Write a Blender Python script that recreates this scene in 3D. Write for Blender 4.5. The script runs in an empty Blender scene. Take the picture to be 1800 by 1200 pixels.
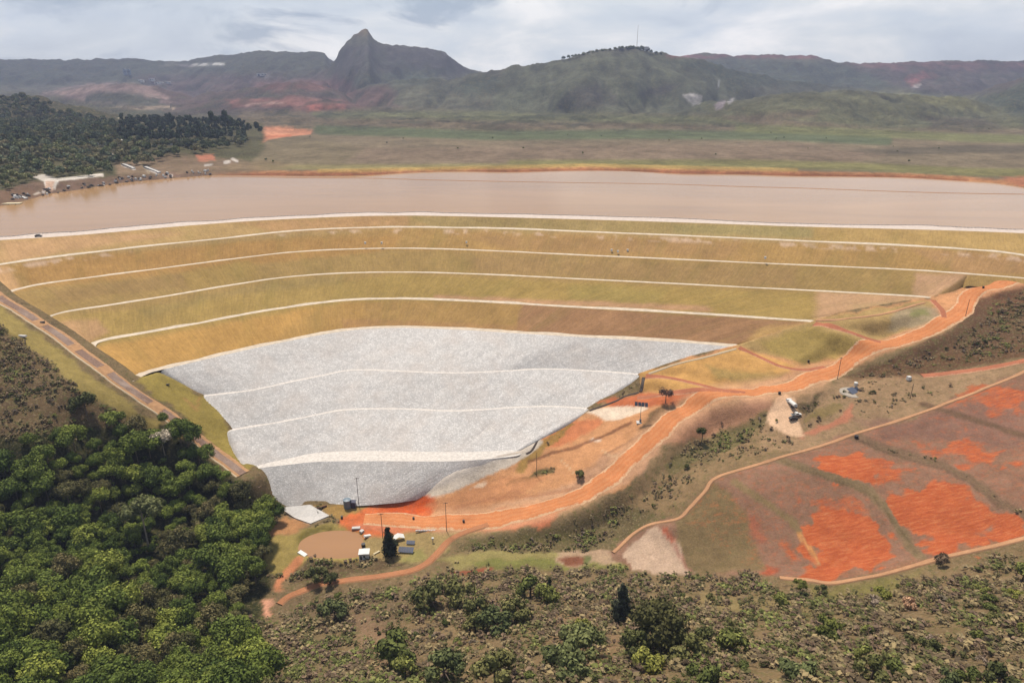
import bpy, bmesh, math, random
import numpy as np
from mathutils import Vector, Matrix
random.seed(7); RNG = np.random.default_rng(7)
S = bpy.context.scene

# ------------------------------------------------------------------ camera
CAMZ = 190.0; F = 1200.0; HOR = 140.0
PITCH = math.atan((600 - HOR) / F)
cP, sP = math.cos(PITCH), math.sin(PITCH)
cd = bpy.data.cameras.new('camera'); cam = bpy.data.objects.new('camera', cd); S.collection.objects.link(cam)
cd.sensor_fit = 'HORIZONTAL'; cd.sensor_width = 36; cd.lens = 36 * F / 1800; cd.clip_start = 1; cd.clip_end = 40000
cam.location = (0, 0, CAMZ); cam.rotation_euler = (math.pi / 2 - PITCH, 0, 0)
S.camera = cam

# ------------------------------------------------------------------ light
SUN_EL, SUN_AZ = 66, -25           # azimuth: degrees clockwise from +Y (the view direction)
el, az = math.radians(SUN_EL), math.radians(SUN_AZ)
sd_ = bpy.data.lights.new('sun', 'SUN'); so = bpy.data.objects.new('sun', sd_); S.collection.objects.link(so)
sd_.energy = 3.5; sd_.angle = math.radians(7); sd_.color = (1, 0.90, 0.77)
so.rotation_euler = Vector((math.sin(az) * math.cos(el), math.cos(az) * math.cos(el), math.sin(el))).to_track_quat('Z', 'Y').to_euler()
W = bpy.data.worlds.new('World'); S.world = W; W.use_nodes = True
nt = W.node_tree; nt.nodes.clear()
def nd(t, ty, **kw):
    n = t.nodes.new(ty)
    for k, v in kw.items(): setattr(n, k, v)
    return n
def lk(t, a, b): t.links.new(a, b)
def ramp(t, fac, stops, interp='LINEAR'):
    r = nd(t, 'ShaderNodeValToRGB'); r.color_ramp.interpolation = interp
    while len(r.color_ramp.elements) < len(stops): r.color_ramp.elements.new(0.5)
    for e, (p, c) in zip(r.color_ramp.elements, stops):
        e.position = p; e.color = (*c, 1) if len(c) == 3 else c
    lk(t, fac, r.inputs[0]); return r.outputs[0]
def mixc(t, fac, a, b, mode='MIX'):
    m = nd(t, 'ShaderNodeMix', data_type='RGBA', blend_type=mode)
    for i, s in ((0, fac), (6, a), (7, b)):
        if hasattr(s, 'is_output'): lk(t, s, m.inputs[i])
        else: m.inputs[i].default_value = s if i == 0 else (*s, 1)
    return m.outputs[2]
def mth(t, op, a, b=None, c=None, clamp=False):
    m = nd(t, 'ShaderNodeMath', operation=op, use_clamp=clamp)
    for i, s in enumerate((a, b, c)):
        if s is None: continue
        if hasattr(s, 'is_output'): lk(t, s, m.inputs[i])
        else: m.inputs[i].default_value = s
    return m.outputs[0]
sky = nd(nt, 'ShaderNodeTexSky', sky_type='NISHITA', sun_disc=False, sun_elevation=el, sun_rotation=az, air_density=1.2, dust_density=2.0)
bg = nd(nt, 'ShaderNodeBackground'); bg.inputs[1].default_value = 0.105
tc = nd(nt, 'ShaderNodeTexCoord')
# overcast cloud deck: directions projected on a flat layer, so clouds flatten towards the horizon
sx = nd(nt, 'ShaderNodeSeparateXYZ'); lk(nt, tc.outputs['Generated'], sx.inputs[0])
mp = nd(nt, 'ShaderNodeMapping'); mp.inputs['Location'].default_value = (.7, .3, .25); mp.inputs['Scale'].default_value = (1, 1, 3.0)
lk(nt, tc.outputs['Generated'], mp.inputs[0])
def wn(sc, det, ro=.55, di=.3):
    n = nd(nt, 'ShaderNodeTexNoise'); n.inputs['Scale'].default_value = sc; n.inputs['Detail'].default_value = det; n.inputs['Roughness'].default_value = ro; n.inputs['Distortion'].default_value = di
    lk(nt, mp.outputs[0], n.inputs[0]); return n.outputs[0]
cx = sx.outputs[0]; cz = sx.outputs[2]
CLOUD = ramp(nt, wn(4.6, 8, .58, .4), [(0.34, (3.6, 4.0, 4.4)), (0.45, (4.4, 4.75, 5.0)), (0.53, (5.2, 5.35, 5.35)), (0.64, (6.8, 6.6, 6.3))])
# thicker blue-grey bank high on the left, thinning towards the horizon
bank = mth(nt, 'ADD', mth(nt, 'MULTIPLY', cx, -1.5), mth(nt, 'MULTIPLY', cz, 7.0)); bank = mth(nt, 'ADD', bank, mth(nt, 'MULTIPLY_ADD', wn(5.0, 7, .6, .6), 5.0, -3.35))
bank = mth(nt, 'MULTIPLY', bank, 1.7, clamp=True)
CLOUD = mixc(nt, mth(nt, 'MULTIPLY', bank, .85), CLOUD, (2.1, 2.6, 3.2))
cover = mth(nt, 'MULTIPLY_ADD', wn(2.3, 4), 0.6, 0.6, clamp=True)
lk(nt, mixc(nt, cover, sky.outputs[0], CLOUD), bg.inputs[0])
ow = nd(nt, 'ShaderNodeOutputWorld'); lk(nt, bg.outputs[0], ow.inputs[0])
S.view_settings.view_transform = 'Standard'; S.view_settings.look = 'None'; S.view_settings.gamma = 1
S.view_settings.use_curve_mapping = False; S.view_settings.exposure = 0.66
S.render.engine = 'CYCLES'
S.cycles.max_bounces = 4; S.cycles.diffuse_bounces = 2; S.cycles.glossy_bounces = 2; S.cycles.transparent_max_bounces = 6
S.cycles.volume_bounces = 0

# ------------------------------------------------------------------ numeric helpers
def hashn(ix, iy, seed):
    h = (ix.astype(np.int64) * 374761393 + iy.astype(np.int64) * 668265263 + seed * 982451653) & 0xffffffff
    h = ((h ^ (h >> 13)) * 1274126177) & 0xffffffff
    return ((h ^ (h >> 16)) & 0xffff) / 65535.0
def vnoise(x, y, seed=0):
    ix, iy = np.floor(x), np.floor(y); fx, fy = x - ix, y - iy
    fx = fx * fx * (3 - 2 * fx); fy = fy * fy * (3 - 2 * fy)
    a = hashn(ix, iy, seed); b = hashn(ix + 1, iy, seed); c = hashn(ix, iy + 1, seed); d = hashn(ix + 1, iy + 1, seed)
    return (a * (1 - fx) + b * fx) * (1 - fy) + (c * (1 - fx) + d * fx) * fy
def fbm(x, y, seed=0, oct=4, lac=2.03, gain=0.5):
    s = 0; a = 1; t = 0
    for i in range(oct):
        s = s + a * vnoise(x, y, seed + i * 17); t += a; a *= gain; x = x * lac + 13.7; y = y * lac + 7.1
    return s / t * 2 - 1
def smooth(a, b, x):
    t = np.clip((x - a) / (b - a), 0, 1); return t * t * (3 - 2 * t)
def ray(px, py):
    px, py = np.asarray(px, float), np.asarray(py, float)
    x = (px - 900) / F; y = (600 - py) / F
    return x, cP + y * sP, -sP + y * cP
def at_z(px, py, z):                      # the point of height z seen at pixel (px,py)
    x, yy, zz_ = ray(px, py); t = (z - CAMZ) / zz_
    return np.stack([x * t, yy * t, np.broadcast_to(z, np.shape(t)) * 1.0], -1)
def at_d(px, py, d):                      # the point at horizontal depth Y = d
    x, yy, zz_ = ray(px, py); t = d / yy
    return np.stack([x * t, np.broadcast_to(d, np.shape(t)) * 1.0, CAMZ + zz_ * t], -1)
def project(x, y, z):
    dz = z - CAMZ; f = np.maximum(y * cP - dz * sP, 1e-3); up = y * sP + dz * cP
    return 900 + F * x / f, 600 - F * up / f, f
def sdf(poly, x, y):                      # signed distance, positive inside
    P = np.asarray(poly, float); d = np.full(x.shape, 1e18); ins = np.zeros(x.shape, bool)
    for i in range(len(P)):
        ax, ay = P[i]; bx, by = P[(i + 1) % len(P)]
        ex, ey = bx - ax, by - ay; wx, wy = x - ax, y - ay
        t = np.clip((wx * ex + wy * ey) / (ex * ex + ey * ey + 1e-12), 0, 1)
        d = np.minimum(d, (wx - ex * t) ** 2 + (wy - ey * t) ** 2)
        c = ((ay > y) != (by > y)) & (x < (bx - ax) * (y - ay) / ((by - ay) if by != ay else 1e-12) + ax)
        ins ^= c
    return np.where(ins, 1, -1) * np.sqrt(d)
def resample(P, n):
    P = np.asarray(P, float); s = np.r_[0, np.cumsum(np.linalg.norm(np.diff(P, axis=0), axis=1))]
    t = np.linspace(0, s[-1], n); return np.stack([np.interp(t, s, P[:, k]) for k in range(P.shape[1])], -1)
def catmull(P, n=8):
    P = np.asarray(P, float); Q = np.vstack([2 * P[0] - P[1], P, 2 * P[-1] - P[-2]]); out = []
    for i in range(1, len(Q) - 2):
        for k in range(n):
            t = k / n; p0, p1, p2, p3 = Q[i - 1:i + 3]
            out.append(0.5 * (2 * p1 + (p2 - p0) * t + (2 * p0 - 5 * p1 + 4 * p2 - p3) * t * t + (3 * p1 - p0 - 3 * p2 + p3) * t ** 3))
    out.append(P[-1]); return np.array(out)
def s2l(c):
    c = np.asarray(c, float) / 255.0
    L = c.mean(-1, keepdims=True); c = L + (c - L) * 0.88
    return np.where(c <= 0.04045, c / 12.92, ((c + 0.055) / 1.055) ** 2.4)
KA = 0.60                                 # albedo of a surface that shows as colour c in the photograph
def alb(*c, k=1.0): return tuple(float(v) for v in s2l(c) * KA * k)

# ------------------------------------------------------------------ dam contour lines (levels are horizontal)
LV = [90, 84, 73.5, 62.5, 51.5, 40, 26, 14, 3, -12]
CP = [
 [(-80,428),(0,422),(100,416),(200,408),(300,399),(450,388),(600,381),(700,379),(800,380),(1000,385),(1200,391),(1400,398),(1600,403),(1700,406),(1800,410),(1900,415)],
 [(-40,475),(0,466),(100,452),(200,440),(300,429),(400,419),(500,408),(600,402),(700,400),(800,401),(900,403),(1000,407),(1200,415),(1400,424),(1600,433),(1700,439),(1760,444),(1800,450),(1860,462),(1900,470)],
 [(5,520),(40,507),(100,496),(200,483),(300,470),(400,457),(500,445),(600,439),(700,437),(800,439),(900,443),(1000,448),(1200,457),(1400,466),(1600,475),(1700,482),(1780,488),(1880,497)],
 [(78,563),(110,550),(200,536),(300,520),(400,503),(500,488),(600,481),(700,479),(800,481),(900,485),(1000,490),(1200,500),(1400,510),(1600,521),(1640,525)],
 [(153,614),(180,600),(250,587),(350,569),(450,550),(550,535),(620,528),(700,526),(800,529),(900,534),(1000,540),(1200,551),(1400,564),(1430,567)],
 [(235,669),(255,659),(275,652),(350,634),(450,611),(550,591),(620,580),(700,576),(800,579),(900,585),(1000,591),(1200,602),(1295,610)],
 [(352,697),(400,692),(450,685),(520,670),(570,660),(620,651),(700,653),(800,656),(900,652),(960,649),(1050,653),(1127,659)],
 [(405,757),(500,741),(560,729),(610,721),(700,719),(800,723),(900,717),(970,715),(1035,719)],
 [(432,829),(460,822),(510,816),(560,811),(650,810),(800,810),(900,802),(918,796)],
 [(492,890),(520,889),(545,886),(600,889),(640,888),(700,883),(740,877)],
]
CV = []
for z, c in zip(LV, CP):
    c = catmull(c, 8); CV.append(at_z(c[:, 0], c[:, 1], float(z)))
def offset(c, d):                          # offset towards upstream (+Y side), 5-point smoothed normals
    P = c[:, :2]; T = np.gradient(P, axis=0); k = np.ones(5) / 5
    T = np.stack([np.convolve(np.pad(T[:, i], 2, 'edge'), k, 'valid') for i in range(2)], -1)
    T /= np.linalg.norm(T, axis=1)[:, None] + 1e-9
    N = np.stack([-T[:, 1], T[:, 0]], -1); N[N[:, 1] < 0] *= -1
    o = c.copy(); o[:, :2] += N * (d if np.isscalar(d) else d[:, None]); return o
rock_top = [(278,655),(350,634),(450,611),(550,591),(620,580),(700,576),(800,579),(900,585),(1000,591),(1200,602),(1288,610)]
# outline of the embankment footprint in plan
dam_px = [(-80,428,90),(-40,475,84),(5,520,73.5),(78,563,62.5),(153,614,51.5),(235,669,40),(278,657,39),(352,697,26),(405,757,14),(432,829,3),(492,890,-12),
          (545,886,-12),(640,888,-12),(740,877,-12),(918,796,3),(1035,719,14),(1127,659,26),(1295,610,40),(1430,567,51.5),(1640,525,62.5),(1700,482,73.5),(1880,497,73.5),(1900,462,84),(1930,415,90)]
DAM_POLY = [tuple(at_z(a, b, float(z))[:2]) for a, b, z in dam_px]
crest_in = offset(CV[0], 10.0)
DAM_POLY += [tuple(p[:2]) for p in offset(CV[0], 18.0)[::-6]]
WZ = 87.4
lake_px = [(-160,378),(-60,368),(0,362),(30,357),(62,348),(90,341),(150,333),(200,324),(260,318),(330,312),(372,309),(450,309),(560,310),(640,309),(720,304),(800,302),(900,303),(1000,300.5),
           (1100,301),(1200,306),(1300,307),(1400,310),(1500,311),(1600,313),(1700,319),(1745,322),(1800,330),(1900,338),(2050,352)]
LAKE = [tuple(at_z(a, b, WZ)[:2]) for a, b in lake_px]
LAKE = [tuple(p) for p in catmull(np.array(LAKE), 3)]
LAKE += [(620, 500)] + [tuple(p[:2]) for p in offset(CV[0], 17.0)[::-6]] + [(-420, 440), (-560, 470)]
LAKE[-1] = (-560, 480)

# ------------------------------------------------------------------ terrain height: radial basis through measured points
ctl = [(0,525,73.5),(80,568,62),(155,622,51),(237,676,38.5),(300,725,27),(360,775,14),(430,832,3),(0,600,64),(60,640,54),(0,700,50),(150,700,42),(150,760,30),(250,790,17),
 (300,680,33),(340,720,24),(390,780,9),(60,780,36),
 (0,850,24),(200,870,8),(350,900,-6),(450,930,-11),(0,1000,12),(200,1000,-3),(400,1010,-12),(0,1200,25),(200,1200,10),(400,1200,5),(480,1110,-6),(300,1100,-4),
 (500,930,-13),(540,915,-13),(585,955,-13.2),(640,940,-12.5),(700,950,-12.5),(530,960,-13),(490,1060,-15),(530,1000,-14),(640,990,-12),(600,1005,-12),(560,905,-12.5),
 (1127,695,20),(1200,640,32.5),(1350,640,37),(985,745,9),(940,775,5.5),(850,838,-4),(900,870,-4),
 (1820,490,71),(1700,510,66),(1690,545,62),(1640,575,57),(1540,605,48),(1420,655,38),(1280,690,30),(1180,740,20),(1090,820,8),(1040,860,2),(960,893,-4),(780,920,-10.5),(620,912,-12),
 (1000,800,3),(1100,760,13),(950,850,-3),(1500,580,53),(1600,550,60),(1650,600,52),(1750,560,62),(1480,668,34),(1800,630,57),(1680,655,47),(1560,668,41),
 (1380,740,27.5),(1350,720,29),(1400,770,24),(1500,690,36),(1470,730,31),(1800,650,55),(1600,735,36),(1400,800,24),(1260,840,14),(1190,915,2),(1080,970,-8),
 (1150,870,2),(1050,920,-7),(1240,770,13),(850,970,-12),(1000,985,-11.5),(800,950,-12),(900,940,-10),
 (1150,965,-6),(1210,1020,-2),(1330,1010,5),(1460,1028,9),(1560,1005,14),(1700,970,22),(1800,945,28),(1600,850,27),(1400,900,14),(1750,800,36),(1850,880,38),
 (1800,1200,75),(1500,1200,70),(1200,1200,60),(900,1200,46),(600,1200,25),(480,1200,12),(1500,1110,40),(1200,1100,24),(900,1100,13),(700,1050,-3),(900,1015,-8),(650,1120,5),(1800,1060,52),(1050,1040,-1),(1350,1050,12),(780,1000,-11)]
ctl = np.array(ctl, float); ctlW = list(at_z(ctl[:, 0], ctl[:, 1], ctl[:, 2]))
mid = [(0,300,97),(100,270,102),(200,285,95),(0,230,112),(0,205,122),(200,240,108),(300,262,100),(400,255,97),(450,240,95),(400,215,104),(550,230,90),(-200,250,110),(-200,320,96)]
mid = np.array(mid, float); ctlW += list(at_z(mid[:, 0], mid[:, 1], mid[:, 2]))
for px in range(500, 2200, 200):
    for Y in (900, 1100, 1400): ctlW.append(((px - 900) / 1150 * Y, Y, 88.6))
ctlW += [(-520,450,91),(-620,350,95),(-500,250,82),(-400,120,60),(-300,40,45),(-180,40,40),(0,50,95),(150,40,120),(0,-40,120),(300,90,105),(420,200,85),(480,330,82),(620,480,92),(560,400,84),(520,260,84),
         (700,600,92),(600,200,100),(-700,600,105),(-40,20,85),(-650,100,70),(700,300,95)]
for c in CV:
    for p in resample(c, max(4, int(len(c) / 7))): ctlW.append(p)
ctlW = np.array(ctlW, float)
key = np.unique(np.round(ctlW[:, :2] / 3).astype(int), axis=0, return_index=True)[1]; ctlW = ctlW[key]
CR = 12.0
def phi(r2): return np.sqrt(r2 + CR * CR)
_A = phi(((ctlW[:, None, :2] - ctlW[None, :, :2]) ** 2).sum(-1)) ; _n = len(ctlW)
_M = np.zeros((_n + 3, _n + 3)); _M[:_n, :_n] = _A - np.eye(_n) * 0.5
_P = np.c_[np.ones(_n), ctlW[:, :2] / 500]; _M[:_n, _n:] = _P; _M[_n:, :_n] = _P.T
_w = np.linalg.solve(_M, np.r_[ctlW[:, 2], 0, 0, 0])
def rbf(x, y):
    sh = x.shape; x = x.ravel(); y = y.ravel(); o = np.empty(x.size)
    for i in range(0, x.size, 20000):
        a, b = x[i:i + 20000, None], y[i:i + 20000, None]
        o[i:i + 20000] = phi((a - ctlW[None, :, 0]) ** 2 + (b - ctlW[None, :, 1]) ** 2) @ _w[:_n] + _w[_n] + (x[i:i + 20000] * _w[_n + 1] + y[i:i + 20000] * _w[_n + 2]) / 500
    return o.reshape(sh)
# far relief: ridges given as skyline polylines with their distance
RIDGES = [  # (pixels of the crest line, distance, fall per metre towards us, away, roughness)
 ([(-700,100),(-200,104),(0,104),(100,105),(200,104),(240,103),(270,107),(330,108),(355,101),(380,97),(430,93),(450,90),(500,91),(570,93),(578,103),(600,112),(640,118),(760,126),(840,126),(900,130),(1000,140)], 4600, .22, .3, 10),
 ([(500,160),(560,130),(584,112),(590,104),(596,91),(601,82),(611,70),(620,63),(632,56),(639,50),(645,49),(650,58),(657,67),(664,73),(672,76),(700,79),(740,85),(775,89),(783,92),(795,103),(805,111),(817,119),(840,125),(870,150)], 3900, .42, .6, 16),
 ([(760,150),(840,127),(880,122),(900,116),(928,113),(960,108),(1000,99),(1040,91),(1090,84),(1130,86),(1170,96),(1200,99),(1240,108),(1300,124),(1360,136),(1440,148),(1540,160),(1640,180)], 3000, .34, .4, 14),
 ([(1060,130),(1150,104),(1200,98),(1240,93),(1260,95),(1290,97),(1330,96),(1425,97),(1440,101),(1470,110),(1490,108),(1510,112),(1560,111),(1600,108),(1660,108),(1720,107),(1800,107),(2000,105),(2600,100)], 4300, .26, .3, 10),
 ([(1180,200),(1240,180),(1330,170),(1400,163),(1480,160),(1560,164),(1640,168),(1700,176),(1750,192),(1790,210),(1850,222)], 2150, .13, .2, 9),
 ([(1560,205),(1640,190),(1700,168),(1740,152),(1800,136),(1900,128),(2200,120),(2600,118)], 2900, .2, .3, 10),
 ([(560,190),(600,172),(650,150),(700,142),(760,138),(800,146),(850,152),(880,168),(900,185),(930,195)], 3200, .20, .3, 12),
 ([(-700,130),(-100,150),(70,166),(150,150),(220,145),(280,155),(340,168),(400,158),(470,150),(520,142),(560,148),(600,160),(640,190)], 3100, .17, .3, 12),
 ([(-700,150),(-200,156),(0,166),(70,170),(130,186),(200,200),(260,205)], 1700, .2, .2, 8),
 ([(300,185),(360,178),(430,172),(520,168),(600,176),(640,188),(700,196)], 2500, .12, .2, 8),
]
_RG = []
for pts, D, s1, s2, rg in RIDGES:
    p = np.array(pts, float); q = at_d(p[:, 0], p[:, 1], float(D)); _RG.append((q[:, 0] / D, q[:, 2], D, s1, s2, rg))
def relief(x, y):
    h = np.full(x.shape, 80.0); a = x / np.maximum(y, 1)
    big = fbm(x / 420, y / 420, 5, 4)
    for i, (ra, rz, D, s1, s2, rg) in enumerate(_RG):
        Dl = D * (1 + 0.05 * np.sin(a * 9 + i * 2))        # the ridge line wanders in depth
        z = CAMZ + (np.interp(a, ra, rz) - CAMZ) * Dl / D
        z = np.where((a < ra[0]) | (a > ra[-1]), 60, z)
        d = y - Dl; amp = np.clip(np.abs(d) / 250, 0, 1)
        gul = (1 - np.clip(np.abs(fbm(x / (95 + 8 * rg) + .25 * fbm(x / 300, y / 300, 9, 2), y / 520, 40 + i, 4)) * 3.2, 0, 1)) * (8 + rg * 2.6) * np.where(d < 0, np.clip(-d / 500, 0, 1), 1)
        prof = np.where(d < 0, -d * s1 * (1 - 0.32 * np.clip(-d / 1500, 0, 1)), d * s2)
        z = z - prof - amp * gul + amp * big * rg * 1.5
        h = np.maximum(h, z)
    return h
def height(x, y):
    H = rbf(x, y); k = smooth(950, 1300, y)
    plain = 88.6 + 0.8 * fbm(x / 90, y / 90, 3, 3)
    lf = 88.6 + 22 * smooth(-380, -700, x - 0.0) * smooth(2200, 1300, y)      # wooded rise on the left shore
    far = np.maximum(np.maximum(plain, lf), relief(x, y))
    H = H * (1 - k) + far * k
    H = np.maximum(H, np.where(y > 760, 88.0, -99))
    s = sdf(LAKE, x, y)
    bank = WZ + np.where(s > 0, -np.minimum(s * 0.25, 5), np.minimum(-s * 0.12, 3.5))
    kb = smooth(-28, -2, s); H = H * (1 - kb) + bank * kb
    sdm = sdf(DAM_POLY, x, y)
    H = H - np.clip((sdm - 1.5) * 1.1, 0, 8)
    return H, s, sdm

# near ground grid
GX0, GX1, GY0, GY1, GS = -480.0, 540.0, 60.0, 660.0, 1.25
gx = np.arange(GX0, GX1 + .1, GS); gy = np.arange(GY0, GY1 + .1, GS)
XX, YY = np.meshgrid(gx, gy)
def bil(A, x, y, st):
    fx = np.clip((np.asarray(x) - GX0) / st, 0, A.shape[1] - 1.001); fy = np.clip((np.asarray(y) - GY0) / st, 0, A.shape[0] - 1.001)
    i = fx.astype(int); j = fy.astype(int); u = fx - i; v = fy - j
    return (A[j, i] * (1 - u) + A[j, i + 1] * u) * (1 - v) + (A[j + 1, i] * (1 - u) + A[j + 1, i + 1] * u) * v
HH = rbf(XX[::4, ::4], YY[::4, ::4]); HH = bil(HH, XX, YY, GS * 4)
s_l = sdf(LAKE, XX, YY); s_d = sdf(DAM_POLY, XX, YY)
bank = WZ + np.where(s_l > 0, -np.minimum(s_l * 0.25, 5), np.minimum(-s_l * 0.12, 3.5)); kb = smooth(-28, -2, s_l)
HH = HH * (1 - kb) + bank * kb; HH = HH - np.clip((s_d - 1.5) * 1.1, 0, 8)
BASE = HH.copy()

# ------------------------------------------------------------------ building helpers
COL = S.collection
def link(name, me, parent=None, mat=None):
    o = bpy.data.objects.new(name, me); COL.objects.link(o)
    if mat is not None: me.materials.append(mat)
    if parent is not None: o.parent = parent
    return o
def tag(o, label=None, cat=None, group=None, kind=None):
    for k, v in (('label', label), ('category', cat), ('group', group), ('kind', kind)):
        if v: o[k] = v
    return o
def empty(name, loc, rz=0):
    o = bpy.data.objects.new(name, None); COL.objects.link(o); o.location = tuple(loc); o.rotation_euler = (0, 0, rz); o.empty_display_size = .2; return o
def mesh_np(name, V, Fq, cols=None, smooth_=True, masks=None):
    V = np.ascontiguousarray(V, np.float32); Fq = np.ascontiguousarray(Fq, np.int32); n, k = Fq.shape
    me = bpy.data.meshes.new(name); me.vertices.add(len(V)); me.vertices.foreach_set('co', V.ravel())
    me.loops.add(n * k); me.loops.foreach_set('vertex_index', Fq.ravel()); me.polygons.add(n)
    me.polygons.foreach_set('loop_start', np.arange(0, n * k, k, dtype=np.int32))
    me.polygons.foreach_set('use_smooth', np.full(n, smooth_, bool))
    for nm, c in (('Col', cols), ('Msk', masks)):
        if c is not None:
            a = me.color_attributes.new(nm, 'FLOAT_COLOR', 'POINT')
            c = np.c_[c, np.ones(len(c))] if c.shape[1] == 3 else c
            a.data.foreach_set('color', np.ascontiguousarray(c, np.float32).ravel())
    me.update(calc_edges=True); me.validate(); return me
def gridfaces(nr, nc):
    i = np.arange(nr - 1)[:, None] * nc + np.arange(nc - 1)[None, :]
    return np.stack([i, i + 1, i + nc + 1, i + nc], -1).reshape(-1, 4)
class MB:
    def __init__(s): s.v = []; s.f = []
    def add(s, V, Fs, M=None):
        o = len(s.v)
        for p in V:
            p = Vector(p); s.v.append(tuple(M @ p if M else p))
        s.f += [tuple(i + o for i in f) for f in Fs]; return s
    def box(s, c, d, rz=0, tilt=None, taper=1.0):
        M = Matrix.Translation(c) @ Matrix.Rotation(rz, 4, 'Z')
        if tilt: M = M @ Matrix.Rotation(tilt[0], 4, 'X') @ Matrix.Rotation(tilt[1], 4, 'Y')
        x, y, z = d[0] / 2, d[1] / 2, d[2] / 2; t = taper
        V = [(-x, -y, -z), (x, -y, -z), (x, y, -z), (-x, y, -z), (-x * t, -y * t, z), (x * t, -y * t, z), (x * t, y * t, z), (-x * t, y * t, z)]
        return s.add(V, [(0, 3, 2, 1), (4, 5, 6, 7), (0, 1, 5, 4), (1, 2, 6, 5), (2, 3, 7, 6), (3, 0, 4, 7)], M)
    def tube(s, a, b, r0, r1=None, n=8):
        a, b = Vector(a), Vector(b); r1 = r0 if r1 is None else r1; q = (b - a).to_track_quat('Z', 'Y'); V = []
        for p, r in ((a, r0), (b, r1)):
            for k in range(n):
                t = 2 * math.pi * k / n; V.append(p + q @ Vector((r * math.cos(t), r * math.sin(t), 0)))
        return s.add(V, [(k, (k + 1) % n, n + (k + 1) % n, n + k) for k in range(n)] + [tuple(range(n - 1, -1, -1)), tuple(range(n, 2 * n))])
    def prism(s, prof, w, M=None):          # side profile in x,z extruded along y
        n = len(prof); V = [(x, -w / 2, z) for x, z in prof] + [(x, w / 2, z) for x, z in prof]
        return s.add(V, [tuple(range(n)), tuple(range(2 * n - 1, n - 1, -1))] + [(k, n + k, n + (k + 1) % n, (k + 1) % n) for k in range(n)], M)
    def build(s, name, mat, parent=None, bevel=0, sm=False):
        me = bpy.data.meshes.new(name); me.from_pydata([tuple(v) for v in s.v], [], s.f)
        bm = bmesh.new(); bm.from_mesh(me); bmesh.ops.recalc_face_normals(bm, faces=bm.faces)
        if bevel: bmesh.ops.bevel(bm, geom=bm.edges[:], offset=bevel, segments=2, affect='EDGES', profile=.6)
        bm.to_mesh(me); bm.free(); me.validate()
        if sm: me.polygons.foreach_set('use_smooth', [True] * len(me.polygons))
        return link(name, me, parent, mat)
def mat_new(name):
    m = bpy.data.materials.new(name); m.use_nodes = True; t = m.node_tree; b = t.nodes['Principled BSDF']; return m, t, b
def coords(t, scale=(1, 1, 1), out='Object'):
    c = nd(t, 'ShaderNodeTexCoord'); m = nd(t, 'ShaderNodeMapping'); m.inputs['Scale'].default_value = scale; lk(t, c.outputs[out], m.inputs[0]); return m.outputs[0]
def noise(t, vec, sc, det=4, rough=.6, dist=0):
    n = nd(t, 'ShaderNodeTexNoise'); n.inputs['Scale'].default_value = sc; n.inputs['Detail'].default_value = det
    n.inputs['Roughness'].default_value = rough; n.inputs['Distortion'].default_value = dist; lk(t, vec, n.inputs[0]); return n.outputs[0]
def bump(t, b, h, dist, strength=1.0):
    n = nd(t, 'ShaderNodeBump'); n.inputs['Strength'].default_value = strength; n.inputs['Distance'].default_value = dist
    lk(t, h, n.inputs['Height']); lk(t, n.outputs[0], b.inputs['Normal'])
def gain(t, col, fac, lo, hi):               # multiply a colour by lo..hi following a 0..1 value
    v = nd(t, 'ShaderNodeMapRange'); v.inputs[1].default_value = .3; v.inputs[2].default_value = .7; v.inputs[3].default_value = lo; v.inputs[4].default_value = hi
    lk(t, fac, v.inputs[0]); m = nd(t, 'ShaderNodeVectorMath', operation='SCALE'); lk(t, col, m.inputs[0]); lk(t, v.outputs[0], m.inputs['Scale']); return m.outputs[0]
def plain_mat(name, col, rough=.7, metal=0, var=.12, sc=1.2):
    m, t, b = mat_new(name); v = coords(t); rgb = nd(t, 'ShaderNodeRGB'); rgb.outputs[0].default_value = (*col, 1)
    lk(t, gain(t, rgb.outputs[0], noise(t, v, sc, 5), 1 - var, 1 + var), b.inputs['Base Color']); b.inputs['Roughness'].default_value = rough; b.inputs['Metallic'].default_value = metal; return m
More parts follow.
